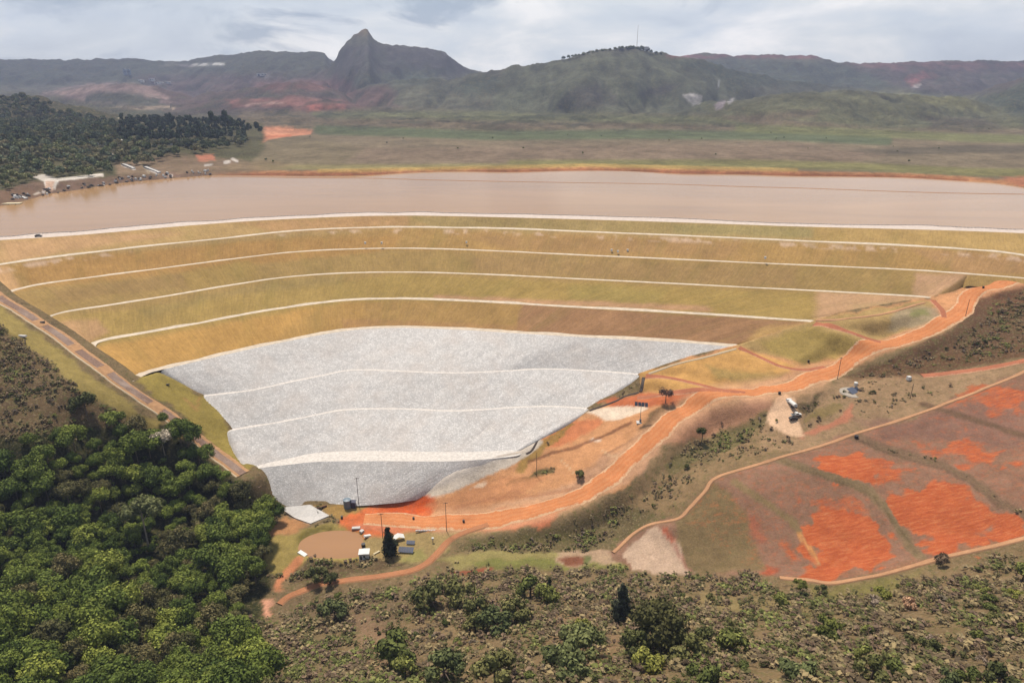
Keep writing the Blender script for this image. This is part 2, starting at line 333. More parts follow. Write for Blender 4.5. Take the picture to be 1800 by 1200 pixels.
def ground_mat(name, s=1.0, amp=.16):
    m, t, b = mat_new(name); v = coords(t)
    a = nd(t, 'ShaderNodeAttribute', attribute_name='Col'); k = nd(t, 'ShaderNodeAttribute', attribute_name='Msk')
    sp = nd(t, 'ShaderNodeSeparateColor'); lk(t, k.outputs['Color'], sp.inputs[0])
    big = noise(t, v, .035 * s, 5); med = noise(t, v, .22 * s, 5, .65); fin = noise(t, v, 1.3 * s, 4, .7)
    c = gain(t, a.outputs['Color'], big, 1 - amp, 1 + amp); c = gain(t, c, med, 1 - amp, 1 + amp); c = gain(t, c, fin, .96 - amp, 1.04 + amp)
    # scrub: dark green and grey-brown clumps over the soil, strength from the mask
    cl = noise(t, v, .42 * s, 6, .72); f = nd(t, 'ShaderNodeMapRange'); f.inputs[1].default_value = .50; f.inputs[2].default_value = .60; lk(t, cl, f.inputs[0])
    f1 = mth(t, 'MULTIPLY', f.outputs[0], sp.outputs[0]); hue = noise(t, v, .12 * s, 3)
    veg = ramp(t, hue, [(.36, alb(98, 80, 56)), (.5, alb(104, 98, 56)), (.64, alb(112, 112, 58))])
    c = mixc(t, mth(t, 'MULTIPLY', f1, .8), c, veg)
    cl2 = noise(t, v, .9 * s, 5, .75); f2 = nd(t, 'ShaderNodeMapRange'); f2.inputs[1].default_value = .54; f2.inputs[2].default_value = .62; lk(t, cl2, f2.inputs[0])
    c = mixc(t, mth(t, 'MULTIPLY', mth(t, 'MULTIPLY', f2.outputs[0], sp.outputs[0]), .6), c, alb(176, 152, 112))
    # ploughed, washed bare soil: streaks following the slope, strength from the second mask
    vs = coords(t, (.5, .10, .1)); st = noise(t, vs, 1.0 * s, 6, .75, .6)
    c2 = gain(t, c, st, .84, 1.16); f3 = nd(t, 'ShaderNodeMapRange'); f3.inputs[1].default_value = .50; f3.inputs[2].default_value = .66; lk(t, noise(t, coords(t, (.6, .2, .2)), .5 * s, 7, .75, .4), f3.inputs[0])
    c2 = mixc(t, mth(t, 'MULTIPLY', f3.outputs[0], .55), c2, alb(168, 112, 84)); c = mixc(t, sp.outputs[1], c, c2)
    mv = nd(t, 'ShaderNodeMapping'); mv.inputs['Rotation'].default_value = (0, 0, math.radians(-24)); mv.inputs['Scale'].default_value = (.3, 1.5, .5); lk(t, nd(t, 'ShaderNodeTexCoord').outputs['Object'], mv.inputs[0])
    fur = noise(t, mv.outputs[0], .62, 6, .7, .3); brk = noise(t, v, .35, 7, .75)
    e = mth(t, 'ADD', sp.outputs[2], mth(t, 'MULTIPLY_ADD', brk, 1.1, -.55)); e = mth(t, 'ADD', e, mth(t, 'MULTIPLY_ADD', fur, .6, -.3))
    em = nd(t, 'ShaderNodeMapRange'); em.inputs[1].default_value = .30; em.inputs[2].default_value = .78; lk(t, e, em.inputs[0])
    bare = ramp(t, fur, [(.30, alb(190, 84, 44)), (.46, alb(210, 98, 50)), (.56, alb(222, 112, 60)), (.72, alb(230, 142, 88))])
    bare = gain(t, bare, noise(t, v, .1, 4), .85, 1.12); bare = gain(t, bare, noise(t, v, 1.6, 4, .7), .86, 1.14); c = mixc(t, mth(t, 'MULTIPLY', em.outputs[0], .92), c, bare)
    lk(t, c, b.inputs['Base Color']); b.inputs['Roughness'].default_value = .95; b.inputs['Specular IOR Level'].default_value = .1
    hgt = mth(t, 'MULTIPLY_ADD', cl, 1.4, fin); bump(t, b, hgt, .5 / s, .55); return m

# ------------------------------------------------------------------ land cover (colours of soil and plants, projected once onto the terrain)
P_ = []                                     # (kind, points, colour, feather, opacity, scrub, streak, raggedness)
def poly(pts, col, fe=4, op=1.0, veg=0.0, st=0.0, rag=3.0): P_.append(('p', pts, col, fe, op, veg, st, rag))
def line(pts, w, col, fe=1.5, op=1.0, veg=0.0, st=0.0, rag=1.0): P_.append(('l', pts, col, fe, op, veg, st, rag, w))
# mid and far country
poly([(-900,60),(2700,60),(2700,240),(-900,240)], (104,104,86), 6, veg=.3)
poly([(-900,90),(300,90),(290,140),(0,150),(-900,160)], (62,74,58), 6, veg=.5)
poly([(300,85),(600,85),(590,120),(450,140),(330,130)], (76,84,70), 6, veg=.5)
poly([(240,135),(600,125),(700,135),(640,200),(300,200)], (104,84,80), 10, veg=.4)
poly([(440,145),(600,140),(620,160),(560,170),(450,165)], (138,92,84), 6, .8, .2)
poly([(430,160),(590,158),(590,172),(430,180)], (88,84,80), 5, .7, .5)
poly([(78,163),(150,150),(215,146),(250,152),(280,158),(310,180),(180,182),(80,182)], (166,138,128), 3)
poly([(150,168),(170,163),(250,165),(285,172),(280,182),(150,180)], (78,84,66), 3, .95, .5)
poly([(120,187),(310,187),(310,193),(120,193)], (196,170,140), 1.5, 1, 0, 0, 1)
poly([(400,176),(520,168),(610,180),(615,192),(560,194),(480,186),(400,188)], (168,112,100), 4, .85, 0, .3)
poly([(540,180),(615,182),(617,193),(545,194)], (190,110,96), 3, .9, 0, .3)
line([(430,185),(475,180),(500,183)], 3, (210,170,155), 2, .7)
line([(340,114),(392,113)], 4, (225,222,216), 1.5, 1); line([(310,116),(345,116)], 2.5, (170,162,156), 1.5, .9); line([(448,134),(485,135)], 2, (150,146,148), 1.5, .8)
poly([(570,80),(820,80),(830,125),(700,135),(590,125)], (92,88,84), 6, veg=.2)
poly([(600,135),(720,122),(800,122),(760,150),(640,160)], (72,90,76), 8, .8, .6)
poly([(600,160),(680,150),(700,190),(600,190)], (134,98,90), 8, .6, .2)
poly([(690,150),(800,142),(860,160),(880,195),(700,192)], (112,112,88), 8, .9, .4)
poly([(780,150),(860,130),(900,140),(880,160),(820,170)], (72,86,70), 8, .8, .6)
poly([(880,118),(1180,84),(1300,140),(1300,200),(860,200)], (108,112,86), 8, .9, .25)
poly([(1000,160),(1055,146),(1085,160),(1090,185),(980,195)], (78,72,72), 8, .7, .4)
poly([(1120,170),(1170,148),(1195,150),(1180,170)], (74,70,72), 6, .7, .4)
poly([(1180,110),(1260,105),(1480,114),(1560,130),(1560,155),(1300,150)], (74,88,74), 8, .85, .5)
poly([(1180,97),(1440,96),(1440,103),(1180,103)], (146,88,88), 3, .85)
poly([(1480,111),(2600,104),(2600,124),(1580,125)], (140,86,86), 5, .75)
poly([(1500,118),(2600,118),(2600,160),(1600,165)], (98,82,82), 8, .7, .3)
poly([(1600,132),(1640,124),(1650,132),(1605,150),(1590,152)], (176,104,96), 3, .8)
poly([(1590,154),(1600,147),(1615,147),(1600,155)], (215,200,195), 1.5, .9)
poly([(1700,180),(1800,140),(2600,120),(2600,200),(1800,210)], (76,90,66), 8, .9, .6)
poly([(1240,190),(1380,165),(1560,158),(1700,170),(1800,205),(1800,232),(1300,226)], (122,122,88), 8, 1, .35)
poly([(1580,164),(1700,172),(1760,196),(1740,200),(1640,185)], (140,136,84), 6, .7, .2)
poly([(1620,205),(1720,208),(1770,225),(1640,228)], (98,84,76), 6, .7, .4)
poly([(1310,205),(1400,195),(1430,190),(1440,205),(1330,215)], (112,88,78), 6, .6, .4)
poly([(1200,168),(1215,164),(1232,168),(1232,182),(1220,185)], (216,208,204), 1.5, 1, 0, 0, 1)
poly([(1255,185),(1268,176),(1278,176),(1272,190),(1260,194)], (180,164,170), 2, .9, 0, 0, 1)
poly([(1278,178),(1292,170),(1290,178),(1282,184)], (205,198,196), 1.5, .9, 0, 0, 1)
line([(1258,152),(1262,142)], 3, (190,190,186), 1.5, .8)
# plain beyond the lake
poly([(420,196),(700,192),(900,196),(1300,203),(1560,226),(2600,228),(2600,420),(420,420)], (132,116,92), 4, 1, .25)
poly([(560,196),(860,194),(1260,204),(1320,220),(900,212),(560,206)], (116,122,80), 5, .8, .2)
line([(560,228),(700,232),(860,238),(1100,236),(1350,238),(1560,247)], 14, (94,108,74), 5, .9, .4)
line([(1300,225),(1500,232),(1700,242),(2100,250)], 12, (124,128,76), 5, .8, .2)
line([(1500,268),(1700,262),(1900,262)], 10, (92,84,72), 4, .7, .4)
poly([(480,262),(1400,252),(1560,272),(1500,286),(500,284)], (136,114,94), 6, .8, .3)
line([(900,288),(1300,287),(1500,292),(1700,302),(1900,305)], 12, (132,128,72), 5, .8, .2)
line([(440,292),(700,294),(850,292),(1000,294)], 8, (150,138,84), 4, .8, .2)
poly([(440,262),(480,236),(550,240),(640,262),(600,290),(450,290)], (126,112,84), 8, .8, .3)
# lake banks
line([(360,306),(450,305),(560,304),(700,302),(830,300),(930,299),(1040,296),(1200,301),(1300,302),(1450,306),(1600,309),(1700,315),(1760,320),(1900,332)], 9, (188,128,84), 2, .95)
line([(400,308),(560,307),(700,305),(830,302),(1040,299),(1300,305),(1450,308),(1600,311),(1700,318)], 4, (150,84,56), 2, .8)
line([(560,300),(700,297),(900,293),(1030,290),(1200,294),(1400,298)], 5, (196,158,84), 2, .7)
poly([(1760,312),(1900,300),(1900,345),(1790,328)], (190,120,84), 3, .9)
poly([(432,243),(466,222),(505,224),(550,229),(545,236),(505,240),(470,246),(455,256),(442,262),(436,250)], (226,150,112), 1.5, 1, 0, 0, 1)
line([(435,246),(470,240),(510,238)], 3, (205,120,84), 1.5, .9)
# left shore hillside
poly([(-400,170),(70,165),(300,205),(460,215),(465,262),(440,285),(300,300),(0,340),(-400,370)], (82,80,52), 6, 1, .8)
poly([(200,288),(300,270),(420,280),(470,296),(420,306),(300,308),(210,318)], (146,118,94), 5, .85, .5)
poly([(0,335),(60,318),(150,312),(250,308),(370,300),(372,310),(200,326),(60,350),(0,364),(-200,372)], (130,100,84), 3, .9, .5)
poly([(345,272),(375,271),(378,282),(350,284)], (208,128,96), 2, .9)
poly([(50,308),(78,306),(100,313),(180,304),(182,309),(104,318),(96,332),(82,332),(76,318)], (226,214,200), 1.2, 1, 0, 0, .6)
poly([(80,318),(96,318),(92,334),(80,334)], (214,176,150), 1.2, 1, 0, 0, .6)
for a, b, w in [((215,290),(236,297),3),((256,295),(278,304),3.5),((395,285),(402,284),5),((408,279),(417,283),4),((360,290),(372,289),3),((170,262),(210,276),2.5),((60,342),(80,336),3),((292,309),(303,308),2)]:
    line([a, b], w, (206,194,184), 1.2, .9)
line([(200,262),(236,280),(255,295),(262,303)], 2.5, (178,160,130), 1.5, .7)
poly([(390,290),(470,280),(520,290),(480,300),(390,300)], (138,116,84), 4, .7, .3)
# near ground: base
poly([(-900,440),(60,560),(237,672),(432,832),(492,892),(640,892),(760,885),(1000,780),(1127,690),(1290,612),(1640,528),(1800,470),(2700,440),(2700,2500),(-1200,2500)], (134,114,82), 6, 1, .9)
# left slope
poly([(-500,520),(0,560),(60,625),(150,690),(215,745),(250,790),(0,830),(-500,800)], (112,92,66), 4, 1, 1)
poly([(-200,470),(0,540),(85,600),(170,665),(250,725),(330,770),(300,780),(240,752),(150,690),(70,625),(0,572),(-200,520)], (166,148,84), 3, 1, .15)
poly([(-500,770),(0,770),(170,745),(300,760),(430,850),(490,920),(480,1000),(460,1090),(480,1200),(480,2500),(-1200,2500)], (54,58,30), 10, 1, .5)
poly([(237,668),(262,655),(300,658),(352,697),(380,700),(405,755),(450,818),(430,834),(340,745)], (170,152,76), 2, 1, .1)
line([(325,700),(345,720),(352,697)], 3, (190,140,90), 2, .6)
# abutment on the right
poly([(1035,722),(985,746),(940,776),(918,797),(740,877),(640,892),(700,935),(960,905),(1090,860),(1180,780),(1290,700),(1440,650),(1560,600),(1660,570),(1800,490),(1800,460),(1640,520),(1430,562),(1290,606),(1127,655),(1127,690)], (218,158,110), 3, 1, .08)
poly([(1290,606),(1430,562),(1640,525),(1640,560),(1600,585),(1510,610),(1420,640),(1340,620)], (186,156,100), 4, 1, .15)
poly([(1330,600),(1430,575),(1520,600),(1480,630),(1400,640)], (172,150,80), 6, .8, .1)
poly([(1580,545),(1650,540),(1655,560),(1600,580),(1560,580)], (172,156,128), 5, .8, .2)
poly([(1600,548),(1630,545),(1635,552),(1600,556)], (140,146,80), 3, .7)
poly([(1127,655),(1295,612),(1330,618),(1400,645),(1360,668),(1280,682),(1127,688)], (216,166,96), 3, 1, .05)
poly([(1240,640),(1290,650),(1390,655),(1340,672),(1260,665)], (168,144,84), 5, .8, .3)
poly([(1050,705),(1127,690),(1240,687),(1290,690),(1240,700),(1160,712),(1100,722)], (206,112,70), 3, .95, 0, .3)
poly([(1027,722),(1070,716),(1130,712),(1140,718),(1090,738),(1062,738),(1050,730)], (240,220,200), 1.5, 1, 0, 0, 1)
poly([(1030,772),(1035,778),(1065,775),(1060,770)], (236,216,200), 1.5, .8)
poly([(985,748),(1050,732),(1060,745),(1000,780),(960,790),(955,770)], (222,136,90), 3, .95, 0, .3)
poly([(935,790),(960,768),(1000,745),(1010,748),(960,790),(915,830),(905,822)], (160,132,64), 2, .8, .4)
line([(1110,742),(1040,775),(960,800),(930,812)], 4, (132,84,62), 2, .8, .3)
poly([(1130,742),(1160,715),(1240,705),(1180,740),(1130,760)], (110,86,60), 4, .85, .8)
line([(1240,700),(1180,730),(1120,770),(1060,800)], 3, (140,104,82), 2, .6)
poly([(885,850),(940,830),(975,818),(970,830),(930,843),(890,856)], (92,90,52), 2, .9, .6)
poly([(1060,800),(1140,780),(1230,705),(1250,712),(1150,820),(1060,865),(1000,880),(860,895),(900,880),(1010,850)], (196,156,130), 6, .6, 0, .3)
poly([(640,889),(740,878),(850,836),(935,793),(905,788),(780,822),(690,868)], (212,204,198), 2, 1, 0, 0, 1)
line([(740,874),(800,852),(870,822),(918,798),(945,776)], 16, (214,204,194), 2, 1)
line([(700,885),(740,876),(790,856)], 7, (236,224,208), 2, 1)
poly([(596,912),(620,898),(660,886),(735,872),(770,880),(762,905),(1000,885),(960,925),(840,932),(700,938),(660,948),(600,938)], (228,118,66), 3, 1, 0, .7)
poly([(660,900),(735,873),(768,882),(762,898),(700,905)], (222,92,40), 4, .9, 0, .7)
poly([(615,925),(700,905),(850,915),(980,905),(960,925),(840,935),(700,938)], (218,134,98), 3, .8, 0, .5)
poly([(760,895),(745,888),(850,850),(900,835),(960,840),(900,880),(800,905)], (206,142,98), 4, .7, 0, .2)
poly([(548,884),(640,884),(650,890),(600,912),(575,905),(560,892)], (172,138,78), 2, 1, .2)
poly([(840,850),(860,848),(850,858),(828,858)], (236,206,180), 1.5, .9)
# concrete toe slab, pond margins
poly([(492,893),(545,888),(578,906),(546,920),(520,912),(492,896)], (214,210,206), 1.2, 1, 0, 0, .5)
poly([(470,925),(500,912),(545,920),(520,935),(470,950)], (190,138,92), 3, 1, .2)
poly([(470,950),(520,935),(580,915),(600,925),(645,935),(640,985),(540,990),(500,1010),(470,1000)], (168,150,84), 3, 1, .2)
poly([(520,942),(545,928),(585,922),(590,930),(545,940),(525,960)], (122,112,52), 3, .8, .4)
poly([(640,945),(700,935),(850,935),(800,945),(790,965),(750,990),(640,985)], (168,146,96), 4, 1, .25)
poly([(700,975),(745,968),(750,985),(700,990)], (150,150,84), 4, .7, .2)
poly([(510,1010),(560,985),(640,982),(715,985),(710,998),(600,1012),(520,1028)], (104,86,62), 3, 1, 1)
poly([(463,1083),(465,1055),(500,1050),(528,1048),(530,1060),(500,1086),(470,1088)], (222,160,132), 2, 1, 0, .2, 2)
line([(528,985),(505,1005),(490,1020),(488,1035),(500,1045),(520,1042)], 12, (220,140,98), 3, .9)
# lower valley
poly([(770,985),(840,968),(960,966),(1080,975),(1090,990),(960,990),(800,995)], (160,150,92), 4, 1, .3)
poly([(830,985),(960,980),(1090,988),(1100,1000),(960,1002),(850,998)], (128,134,66), 4, .8, .2)
poly([(798,998),(872,1000),(862,1018),(835,1035),(815,1020)], (156,82,58), 3, .95, 0, .2)
poly([(985,968),(1030,962),(1080,968),(1085,980),(1050,992),(1000,994),(980,985)], (190,160,134), 3, .9, .2)
poly([(990,978),(1030,978),(1035,990),(995,992)], (134,80,58), 3, .95)
poly([(1030,978),(1040,976),(1042,990),(1032,992)], (86,110,50), 2, .8)
poly([(800,968),(830,945),(980,925),(1110,880),(1160,900),(1080,965),(960,968)], (118,104,72), 4, 1, 1)
poly([(850,950),(1000,935),(1010,950),(880,960)], (104,100,54), 5, .6, 1)
poly([(1090,880),(1180,770),(1250,715),(1340,700),(1370,760),(1400,790),(1260,835),(1190,905),(1130,900)], (150,124,90), 6, 1, .7)
poly([(1130,790),(1180,745),(1250,720),(1300,705),(1340,700),(1340,735),(1200,780)], (206,150,118), 5, .85, .1)
poly([(1170,810),(1250,770),(1330,730),(1345,720),(1350,735),(1290,790),(1180,830)], (112,104,66), 5, .85, .9)
line([(1100,880),(1180,835),(1280,780)], 3, (128,100,74), 2, .6, .3)
# brown hill between road and lower track
poly([(1480,664),(1560,632),(1680,575),(1715,520),(1800,500),(2300,470),(2300,600),(1800,628),(1680,652),(1560,664)], (110,82,60), 3, 1, .9)
poly([(1720,510),(1800,500),(2300,480),(2300,520),(1800,535),(1700,560)], (116,76,56), 5, .6, .6)
poly([(1500,640),(1700,620),(1800,600),(1800,628),(1560,662)], (104,74,50), 5, .6, .6)
line([(1490,667),(1560,667),(1640,655)], 5, (112,64,42), 2, .8)
# strip with loop road
poly([(1400,700),(1480,668),(1680,655),(1800,640),(1800,652),(1600,732),(1420,795),(1340,790),(1350,720)], (166,136,104), 4, 1, .45)
poly([(1404,712),(1455,682),(1440,700),(1435,720),(1410,735)], (98,84,60), 3, 1, .8)
poly([(1410,740),(1430,722),(1475,705),(1480,715),(1450,735),(1408,748)], (146,126,80), 3, .9, .4)
poly([(1405,770),(1450,750),(1480,725),(1500,705),(1500,735),(1440,765),(1415,772)], (198,126,98), 3, .9, 0, .2)
poly([(1365,698),(1380,692),(1400,700),(1400,730),(1408,755),(1415,768),(1390,766),(1360,752),(1347,738),(1350,722)], (240,200,166), 2, 1, 0, 0, 1)
poly([(1300,700),(1360,690),(1355,710),(1345,725),(1300,720)], (206,150,122), 4, .8, .1)
# fields
poly([(1075,972),(1140,925),(1190,912),(1255,838),(1400,795),(1600,733),(1800,650),(2300,520),(2300,850),(1800,943),(1700,968),(1560,1006),(1460,1024),(1330,1010),(1215,1020),(1100,1000)], (154,116,96), 2, 1, .25)
poly([(1190,912),(1255,838),(1400,795),(1600,733),(1800,650),(2300,520),(2300,850),(1800,943),(1700,968),(1560,1006),(1460,1024),(1330,1010)], (0,0,0), 6, .30, 0, .9, 2)
poly([(1190,912),(1255,840),(1280,860),(1310,900),(1330,960),(1350,1000),(1215,1018),(1180,960)], (134,114,80), 5, 1, .3)
poly([(1500,740),(1600,735),(1800,680),(1800,790),(1650,770),(1560,770)], (140,104,92), 8, .7, .1)
poly([(1420,830),(1450,795),(1500,790),(1540,815),(1520,845),(1465,845)], (218,104,62), 9, 1, 0, 1, 10)
poly([(1520,815),(1580,800),(1635,820),(1590,832),(1540,838)], (198,108,76), 9, .75, 0, .8, 10)
poly([(1555,880),(1600,860),(1660,845),(1690,855),(1740,885),(1800,920),(1790,940),(1700,955),(1630,975),(1600,950),(1570,905)], (214,98,58), 10, 1, 0, 1, 10)
poly([(1405,910),(1450,900),(1530,905),(1560,930),(1590,968),(1540,995),(1450,1015),(1430,995),(1410,950)], (210,94,54), 10, 1, 0, 1, 10)
poly([(1400,880),(1460,870),(1520,880),(1550,905),(1420,915)], (176,100,74), 12, .6, 0, .8, 10)
poly([(1370,955),(1390,950),(1410,985),(1390,990)], (200,96,64), 8, .7, 0, .8)
poly([(1310,905),(1325,910),(1350,955),(1340,960)], (190,96,66), 6, .6, 0, .6)
poly([(1330,1010),(1350,995),(1370,1003),(1350,1012)], (190,84,50), 5, .8, 0, .6)
poly([(1620,780),(1700,765),(1780,790),(1800,800),(1740,812),(1660,800)], (196,104,76), 12, .75, 0, .9, 12)
poly([(1680,690),(1800,670),(1800,740),(1740,730)], (186,100,76), 14, .7, 0, .9, 12)
poly([(1420,1012),(1550,1002),(1640,975),(1800,930),(1800,944),(1560,1006),(1440,1022)], (170,120,88), 5, .6, .2, .3)
line([(1290,845),(1350,885),(1395,915),(1405,938)], 10, (142,122,84), 3, .85, .3)
line([(1405,938),(1425,965),(1440,990)], 6, (236,160,90), 4, .8, 0, .3)
line([(1360,803),(1420,825),(1490,845),(1530,860),(1560,895),(1600,960),(1620,978)], 13, (138,118,88), 3, .9, .28)
line([(1364,806),(1425,830),(1492,851),(1538,872),(1572,918),(1612,972)], 3, (106,90,62), 2, .6, .4)
line([(1500,768),(1600,800),(1660,818),(1700,838),(1760,880),(1820,915)], 13, (128,104,82), 3, .9, .4)
line([(1506,774),(1600,806),(1660,826),(1700,846),(1760,890)], 2.5, (104,80,62), 2, .6, .3)
line([(1620,708),(1720,740),(1810,768)], 8, (116,90,70), 3, .9, .3)
poly([(1095,975),(1148,926),(1165,930),(1195,970),(1218,1018),(1180,1016),(1110,1000)], (206,178,156), 2, 1, .15, .1)
line([(1163,930),(1190,968),(1220,1016)], 5, (170,120,104), 2, .8)
line([(1168,930),(1180,950)], 8, (190,90,60), 3, .7)
# foreground hill
poly([(480,1040),(700,1005),(900,1010),(1100,1005),(1330,1018),(1460,1032),(1700,978),(2300,850),(2300,2500),(480,2500)], (138,116,84), 4, 1, .9)
poly([(1380,1020),(1470,1035),(1620,1005),(1560,1050),(1450,1060)], (132,130,66), 10, .7, .4)
poly([(1200,1040),(1400,1050),(1500,1080),(1300,1090)], (146,132,84), 14, .7, .5)
poly([(480,1040),(760,1020),(700,1090),(560,1120),(480,1090)], (118,100,76), 10, .8, 1)
poly([(620,1060),(700,1100),(760,1180),(640,1170)], (146,116,92), 14, .7, .7)
poly([(960,1060),(1080,1080),(1100,1160),(980,1180)], (150,120,90), 14, .7, .7)
poly([(1400,1100),(1800,1080),(1800,1200),(1300,1200)], (134,114,80), 20, .6, .9)
poly([(480,1100),(520,1080),(700,1200),(480,1250)], (110,98,66), 10, .6, 1)
HP = [(1860,478),(1800,491),(1760,499),(1715,512),(1693,540),(1672,560),(1640,577),(1590,597),(1540,612),(1490,636),(1440,662),(1395,678),(1340,686),(1280,694),(1235,705),(1195,728),(1155,762),(1115,800),(1075,836),(1030,865),(985,884),(930,899),(860,911),(780,917)]
line(HP[:11], 22, (220,160,118), 7, .8); line(HP[10:], 38, (214,166,128), 12, .7)
for a in range(3): line([(980 + a * 14, 878 - a * 12), (1060 + a * 14, 836 - a * 12), (1140 + a * 14, 765 - a * 12), (1200 + a * 8, 715 - a * 5)], 2.0, (176,128,100), 2, .6, 0, 0, 2)
line([(870,880),(900,862),(930,868)], 3, (190,128,92), 2, .6); line([(800,893),(860,878),(930,872),(1000,862)], 3, (188,126,90), 3, .6); line([(985,806),(1000,822),(1008,832)], 2, (226,190,150), 1.5, .7); line([(1060,790),(1072,800),(1085,802)], 2, (226,190,150), 1.5, .7)
RAGX = lambda x, y: fbm(x / 7, y / 7, 61, 4)
RAGY = lambda x, y: fbm(x / 7, y / 7, 62, 4)
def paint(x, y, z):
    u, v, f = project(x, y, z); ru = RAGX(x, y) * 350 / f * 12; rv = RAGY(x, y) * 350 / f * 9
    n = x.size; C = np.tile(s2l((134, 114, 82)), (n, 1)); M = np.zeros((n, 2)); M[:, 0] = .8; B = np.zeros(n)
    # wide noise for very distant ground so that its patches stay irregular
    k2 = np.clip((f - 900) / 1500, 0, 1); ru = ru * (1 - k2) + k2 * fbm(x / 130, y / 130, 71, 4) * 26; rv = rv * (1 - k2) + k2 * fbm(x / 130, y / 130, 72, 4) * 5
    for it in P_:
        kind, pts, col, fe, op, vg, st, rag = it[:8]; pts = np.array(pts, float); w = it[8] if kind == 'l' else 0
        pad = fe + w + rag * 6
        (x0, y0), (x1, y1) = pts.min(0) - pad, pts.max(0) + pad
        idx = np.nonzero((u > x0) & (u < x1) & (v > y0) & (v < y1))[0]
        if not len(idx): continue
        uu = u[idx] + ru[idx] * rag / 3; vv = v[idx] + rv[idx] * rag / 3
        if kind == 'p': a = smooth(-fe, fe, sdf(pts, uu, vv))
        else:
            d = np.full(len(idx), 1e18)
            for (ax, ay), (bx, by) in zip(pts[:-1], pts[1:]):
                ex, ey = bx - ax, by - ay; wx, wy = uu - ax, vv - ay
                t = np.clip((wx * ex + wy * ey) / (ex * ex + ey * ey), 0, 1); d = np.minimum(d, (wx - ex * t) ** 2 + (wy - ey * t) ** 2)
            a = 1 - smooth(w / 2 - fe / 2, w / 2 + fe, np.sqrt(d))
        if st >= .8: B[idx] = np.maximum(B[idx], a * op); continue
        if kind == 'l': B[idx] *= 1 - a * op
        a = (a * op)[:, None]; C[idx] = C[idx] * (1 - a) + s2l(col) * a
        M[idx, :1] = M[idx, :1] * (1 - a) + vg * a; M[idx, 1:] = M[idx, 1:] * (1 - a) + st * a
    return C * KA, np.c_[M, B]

# ------------------------------------------------------------------ roads: draped strips, found on the terrain
def on_ground(px, py, lift=0.0):
    x, yy, z = ray(px, py); t = np.arange(70, 760, .5); h = bil(HH, x * t, yy * t, GS); d = CAMZ + z * t - h
    k = int(np.argmax(d < 0)); k = max(k, 1); w = d[k - 1] / (d[k - 1] - d[k] + 1e-9); tt = t[k - 1] + .5 * w
    return np.array([x * tt, yy * tt, float(bil(HH, x * tt, yy * tt, GS)) + lift])
TRACKS = [ # points in the photograph, width in metres
 ('haul_road', [(1860,478),(1800,491),(1760,499),(1715,512),(1693,540),(1672,560),(1640,577),(1590,597),(1540,612),(1490,636),(1440,662),(1395,678),(1340,686),(1280,694),(1235,705),(1195,728),(1155,762),(1115,800),(1075,836),(1030,865),(985,884),(930,899),(860,911),(780,917),(700,915),(640,912)], 12.5),
 ('access_track', [(1300,690),(1240,690),(1180,692),(1120,700)], 4.5),
 ('access_track', [(1432,569),(1470,577),(1510,590),(1548,603)], 5.0),
 ('access_track', [(1300,611),(1340,630),(1375,645),(1412,650),(1450,645)], 3.5),
 ('access_track', [(1135,661),(1180,665),(1230,676),(1270,686),(1310,690)], 3.5),
 ('access_track', [(1640,528),(1655,545),(1660,560)], 4.0),
 ('access_track', [(1434,563),(1480,561),(1530,556),(1580,545),(1625,532)], 2.0),
 ('access_track', [(1860,622),(1800,634),(1740,647),(1680,655),(1620,662)], 5.0),
 ('field_track', [(1900,608),(1800,654),(1700,695),(1600,733),(1500,764),(1400,796),(1300,826),(1255,842),(1240,862),(1215,890),(1190,913),(1145,921),(1110,942),(1078,972)], 2.2),
 ('field_track', [(1900,915),(1800,947),(1740,962),(1680,975),(1620,990),(1560,1007),(1510,1018),(1460,1025),(1420,1020),(1370,1016)], 2.1),
 ('dirt_track', [(858,921),(820,935),(790,950),(770,972),(748,992),(715,1005),(660,1014),(600,1021),(560,1028),(530,1040),(508,1050),(492,1062)], 4.0),
]
TRACKS.append(('channel', [(-60,476),(0,524),(40,548),(80,574),(118,600),(155,629),(200,662),(240,692),(280,718),(325,752),(365,786),(400,812),(428,833)], 9))
road_pts = []
for nm, pts, w in TRACKS:
    g = np.array([on_ground(a, b) for a, b in pts]); g = catmull(g[:, :2], 12); g = resample(g, int(np.linalg.norm(np.diff(g, axis=0), axis=1).sum() / 1.2))
    road_pts.append((nm, g, w))
# smooth the ground across each road so that it is level from side to side
def near_line(P, x, y, rad):
    d = np.full(x.shape, 1e9); zi = np.zeros(x.shape, int)
    for i in range(0, len(P), 1):
        m = (np.abs(x - P[i, 0]) < rad) & (np.abs(y - P[i, 1]) < rad)
        if not m.any(): continue
        dd = np.hypot(x[m] - P[i, 0], y[m] - P[i, 1]); cur = d[m]; b = dd < cur; cur[b] = dd[b]; d[m] = cur; q = zi[m]; q[b] = i; zi[m] = q
    return d, zi
ROADMASK = np.zeros(XX.shape)
for nm, g, w in road_pts:
    x0, y0 = g.min(0) - 20; x1, y1 = g.max(0) + 20
    i0, i1 = np.clip(((np.array([x0, x1]) - GX0) / GS).astype(int), 0, len(gx)); j0, j1 = np.clip(((np.array([y0, y1]) - GY0) / GS).astype(int), 0, len(gy))
    sub = np.s_[j0:j1, i0:i1]; d, zi = near_line(g, XX[sub], YY[sub], w / 2 + 14)
    gz = bil(BASE, g[:, 0], g[:, 1], GS); gz = np.convolve(np.pad(gz, 6, 'edge'), np.ones(13) / 13, 'valid')
    a = 1 - smooth(w * .62 + 1, w * .62 + 10, d); inside = smooth(-3, -8, s_d[sub]) if nm not in ('haul_road', 'channel') else 1.0
    a = a * inside
    HH[sub] = HH[sub] * (1 - a) + gz[zi] * a; ROADMASK[sub] = np.maximum(ROADMASK[sub], a)
